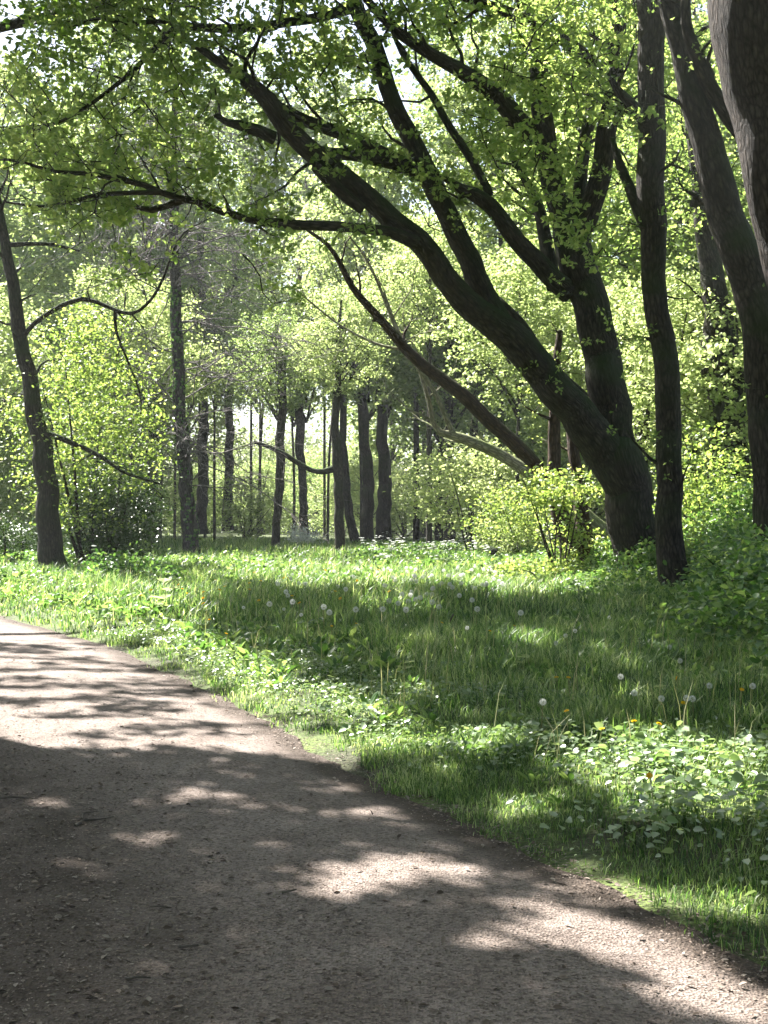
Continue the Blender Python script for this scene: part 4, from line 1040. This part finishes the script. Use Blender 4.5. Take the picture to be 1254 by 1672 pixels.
for px, py, lab in ((440, 988, 'yellow dandelion beside the two white clocks left of centre'), (540, 1022, 'yellow dandelion low in the grass, left of the middle'), (585, 1018, 'pair-mate yellow dandelion right of the low one, in the middle grass'), (341, 1012, 'yellow dandelion under the leafy clump on the left'),
                    (374, 1035, 'leftmost yellow dandelion in the shade by the path verge'), (722, 1017, 'yellow dandelion beside the slanting dry stalk'), (795, 1030, 'pale yellow dandelion right of the bright white clock'), (835, 1022, 'yellow dandelion at the shade edge near the sunny undergrowth'),
                    (911, 1106, 'left one of two yellow dandelions side by side in the shade'), (930, 1107, 'right one of two yellow dandelions side by side in the shade'), (928, 1161, 'yellow dandelion under the lone white clock'), (975, 1190, 'yellow dandelion low down left of the bright leaf'),
                    (1038, 1178, 'orange-yellow dandelion beside the small sun patch, left'), (1082, 1183, 'yellow dandelion beside the small sun patch, right'), (1107, 1107, 'yellow dandelion above the row of white clocks'), (1208, 1127, 'tall yellow dandelion near the right edge'),
                    (1119, 1148, 'yellow dandelion directly below the white clocks'), (1071, 1266, 'yellow dandelion rising from the sunlit ground cover')):
    dandelion(px, py, 'y', lab, G2, big=.95)
for k in range(95):
    px, py = RS.uniform(430, 860), 918 + 85 * RS.rand() ** 1.2
    if RS.rand() < .5: px, py = RS.uniform(620, 830), RS.uniform(925, 985)
    dandelion(px, py, 'c', 'small white dandelion clock among many in the sunlit meadow', 'white dandelion clocks across the sunlit meadow', h=RS.uniform(.38, .55), big=1.35)
for k in range(40):
    dandelion(RS.uniform(230, 640), RS.uniform(925, 985), 'y', 'tiny yellow dandelion among many in the sunny grass', 'yellow dandelions across the sunny grass', h=RS.uniform(.36, .5), big=1.4)

# cow parsley in the clearing
um = Leaves()
for a in np.arange(9) * .698:
    rr = .05
    c = np.array([math.cos(a) * rr, math.sin(a) * rr, 0]) * (1 if a > .1 else 0)
    um.add(c * .8 + RS.normal(size=(5, 3)) * [.012, .012, .004], np.full(5, .016), up=2, tmpl=LEAF_ROUND)
UM = mesh_from('umbel', np.vstack(um.v), np.concatenate(um.q), np.full(len(np.concatenate(um.q)) // 4, 4))
for k in range(70):
    px, D = RS.uniform(585, 800), RS.uniform(33, 56)
    h = RS.uniform(.5, .95); x = (px - 627) / F * D
    t = thing('cow_parsley', 'white cow parsley flower in the shaded drift before the dark trunks', 'wildflower', (x, D, 0), 'cow parsley drift before the dark trunks', RS.rand() * 6)
    s = link('stem', STEMS[k % 3], M['dandelion_stem'], t); s.scale = (h, 1.5, h)
    for j in range(4):
        o = link('umbel', UM, M['white_petal_lit_leaf'], t); o.location = ((-.12, .05, .15)[k % 3] * h + RS.normal() * .1 * (j > 0), RS.normal() * .1 * (j > 0), h - .1 * j * RS.rand())
pv = Leaves()
n = 2600
x = (RS.uniform(585, 790, n) - 627) / F; y = RS.uniform(34, 58, n); x = x * y
for i in range(5):
    pv.add(np.stack([x + RS.normal(size=n) * .12, y + RS.normal(size=n) * .12, RS.rand(n) * .55], -1), sz(n, .08, .13))
o = pv.build('flower_foliage', M['dark_leaf'] if False else M['under_leaf']); o['kind'] = 'stuff'

# plant with a chain of bright leaves on the right
D = 8.3; b0 = np.array([(1146 - 627) / F * D, D, 0.])
t = thing('leafy_stem', 'upright stem with a chain of bright white sunlit leaves, on the right', 'plant', tuple(b0))
pp = [(1150, 1262), (1146, 1238), (1150, 1210), (1156, 1190), (1165, 1172)]
tb = Tubes(); tb.add(*spline([P(a, b, D) for a, b in pp], [.004, .004, .003, .003, .002], .03), 5); tb.build('stem', M['dandelion_stem'], t, b0)
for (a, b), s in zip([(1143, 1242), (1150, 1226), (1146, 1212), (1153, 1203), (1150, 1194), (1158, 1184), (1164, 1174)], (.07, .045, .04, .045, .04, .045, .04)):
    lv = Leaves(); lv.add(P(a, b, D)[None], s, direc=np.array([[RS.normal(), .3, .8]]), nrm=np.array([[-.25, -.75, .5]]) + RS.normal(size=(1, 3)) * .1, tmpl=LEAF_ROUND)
    lv.build('leaf', M['white_petal_lit_leaf'], t, b0)  # white colour stands in for the sun on these leaves
# young shoot with bright leaves by the meadow edge
for px, py, lab, hh in ((268, 1010, 'upright young shoot with pale bright leaves beside the left clump', .62), (660, 1125, 'small pale-leaved seedling in the middle of the shade', .28), (822, 1170, 'single bright yellow-green leaf plant in the shaded ground cover', .2), (862, 1120, 'bright narrow-leaved plant catching light right of the seedling', .3), (1062, 1180, 'bright upright leaf plant in the small sun patch below the row of clocks', .3)):
    D = CZ * F / (py + 8 - HOR); b0 = np.array([(px - 627) / F * D, D, 0.])
    t = thing('seedling', lab, 'plant', tuple(b0))
    tb = Tubes(); tb.add(*spline([b0, b0 + [.03, 0, hh * .5], b0 + [.0, 0, hh]], [.005, .004, .003], .05), 5); tb.build('stem', M['dandelion_stem'], t, b0)
    for z in np.linspace(.4, 1, 4):
        for s in (-1, 1):
            a = RS.rand() * 6.28
            lv = Leaves(); lv.add((b0 + [0, 0, hh * z])[None], hh * .42, direc=np.array([[math.cos(a), math.sin(a), .25]]), nrm=np.array([[0, 0, 1.]])); lv.build('leaf', M['bright_leaf'], t, b0)

# ---------------------------------------------------------------- light, sky, camera
w = bpy.data.worlds.new('World'); bpy.context.scene.world = w; w.use_nodes = True
nt = w.node_tree; nt.nodes.clear()
sky = nt.nodes.new('ShaderNodeTexSky'); sky.sky_type = 'NISHITA'; sky.sun_disc = False
sky.sun_elevation = SUN_EL; sky.sun_rotation = -SUN_AZ; sky.air_density = 1.0; sky.dust_density = 2.0
bgn = nt.nodes.new('ShaderNodeBackground'); bgn.inputs[1].default_value = .05
ow = nt.nodes.new('ShaderNodeOutputWorld'); hs = nt.nodes.new('ShaderNodeHueSaturation'); hs.inputs['Saturation'].default_value = .8; nt.links.new(sky.outputs[0], hs.inputs['Color']); nt.links.new(hs.outputs[0], bgn.inputs[0]); nt.links.new(bgn.outputs[0], ow.inputs[0])
sl = bpy.data.lights.new('sun', 'SUN'); sl.energy = 5.0; sl.angle = math.radians(.5); sl.color = (1, .965, .91)
so = bpy.data.objects.new('sun', sl); C.objects.link(so)
so.rotation_euler = Vector(S).to_track_quat('Z', 'Y').to_euler(); so.location = (0, 0, 40)
cam = bpy.data.cameras.new('camera'); co = bpy.data.objects.new('camera', cam); C.objects.link(co)
cam.sensor_fit = 'VERTICAL'; cam.sensor_height = 36; cam.lens = F / 1672 * 36
cam.shift_y = (HOR - 836) / 1672; cam.clip_end = 3000; cam.clip_start = .05
co.location = (0, 0, CZ); co.rotation_euler = (math.pi / 2, 0, 0)
sc = bpy.context.scene
sc.camera = co
sc.view_settings.view_transform = 'Standard'; sc.view_settings.look = 'None'; sc.view_settings.exposure = 2.7; sc.view_settings.gamma = 1
sc.render.engine = 'CYCLES'
cy = sc.cycles
cy.max_bounces = 6; cy.diffuse_bounces = 4; cy.glossy_bounces = 2; cy.transmission_bounces = 4; cy.transparent_max_bounces = 4
cy.caustics_reflective = False; cy.caustics_refractive = False
cy.use_denoising = True
cy.denoiser = 'OPENIMAGEDENOISE'
cy.denoising_prefilter = 'ACCURATE'

# thin spring haze under the trees
def haze(d):
    bm = mesh_from('haze', np.array([(x, y, z) for x in (-260, 260) for y in (-60, 320) for z in (-1.5, 48)], float),
                   np.array([0, 1, 3, 2, 4, 6, 7, 5, 0, 4, 5, 1, 2, 3, 7, 6, 0, 2, 6, 4, 1, 5, 7, 3]), np.full(6, 4))
    bm.polygons.foreach_set('use_smooth', np.zeros(6, bool))
    m, nt, out = new_mat('haze')
    v = nd(nt, 'ShaderNodeVolumePrincipled'); v.inputs['Density'].default_value = d; v.inputs['Color'].default_value = (.9, .95, 1, 1); v.inputs['Anisotropy'].default_value = .2
    nt.links.new(v.outputs[0], out.inputs['Volume'])
    o = link('haze', bm, m); o['kind'] = 'stuff'
haze(.00035)
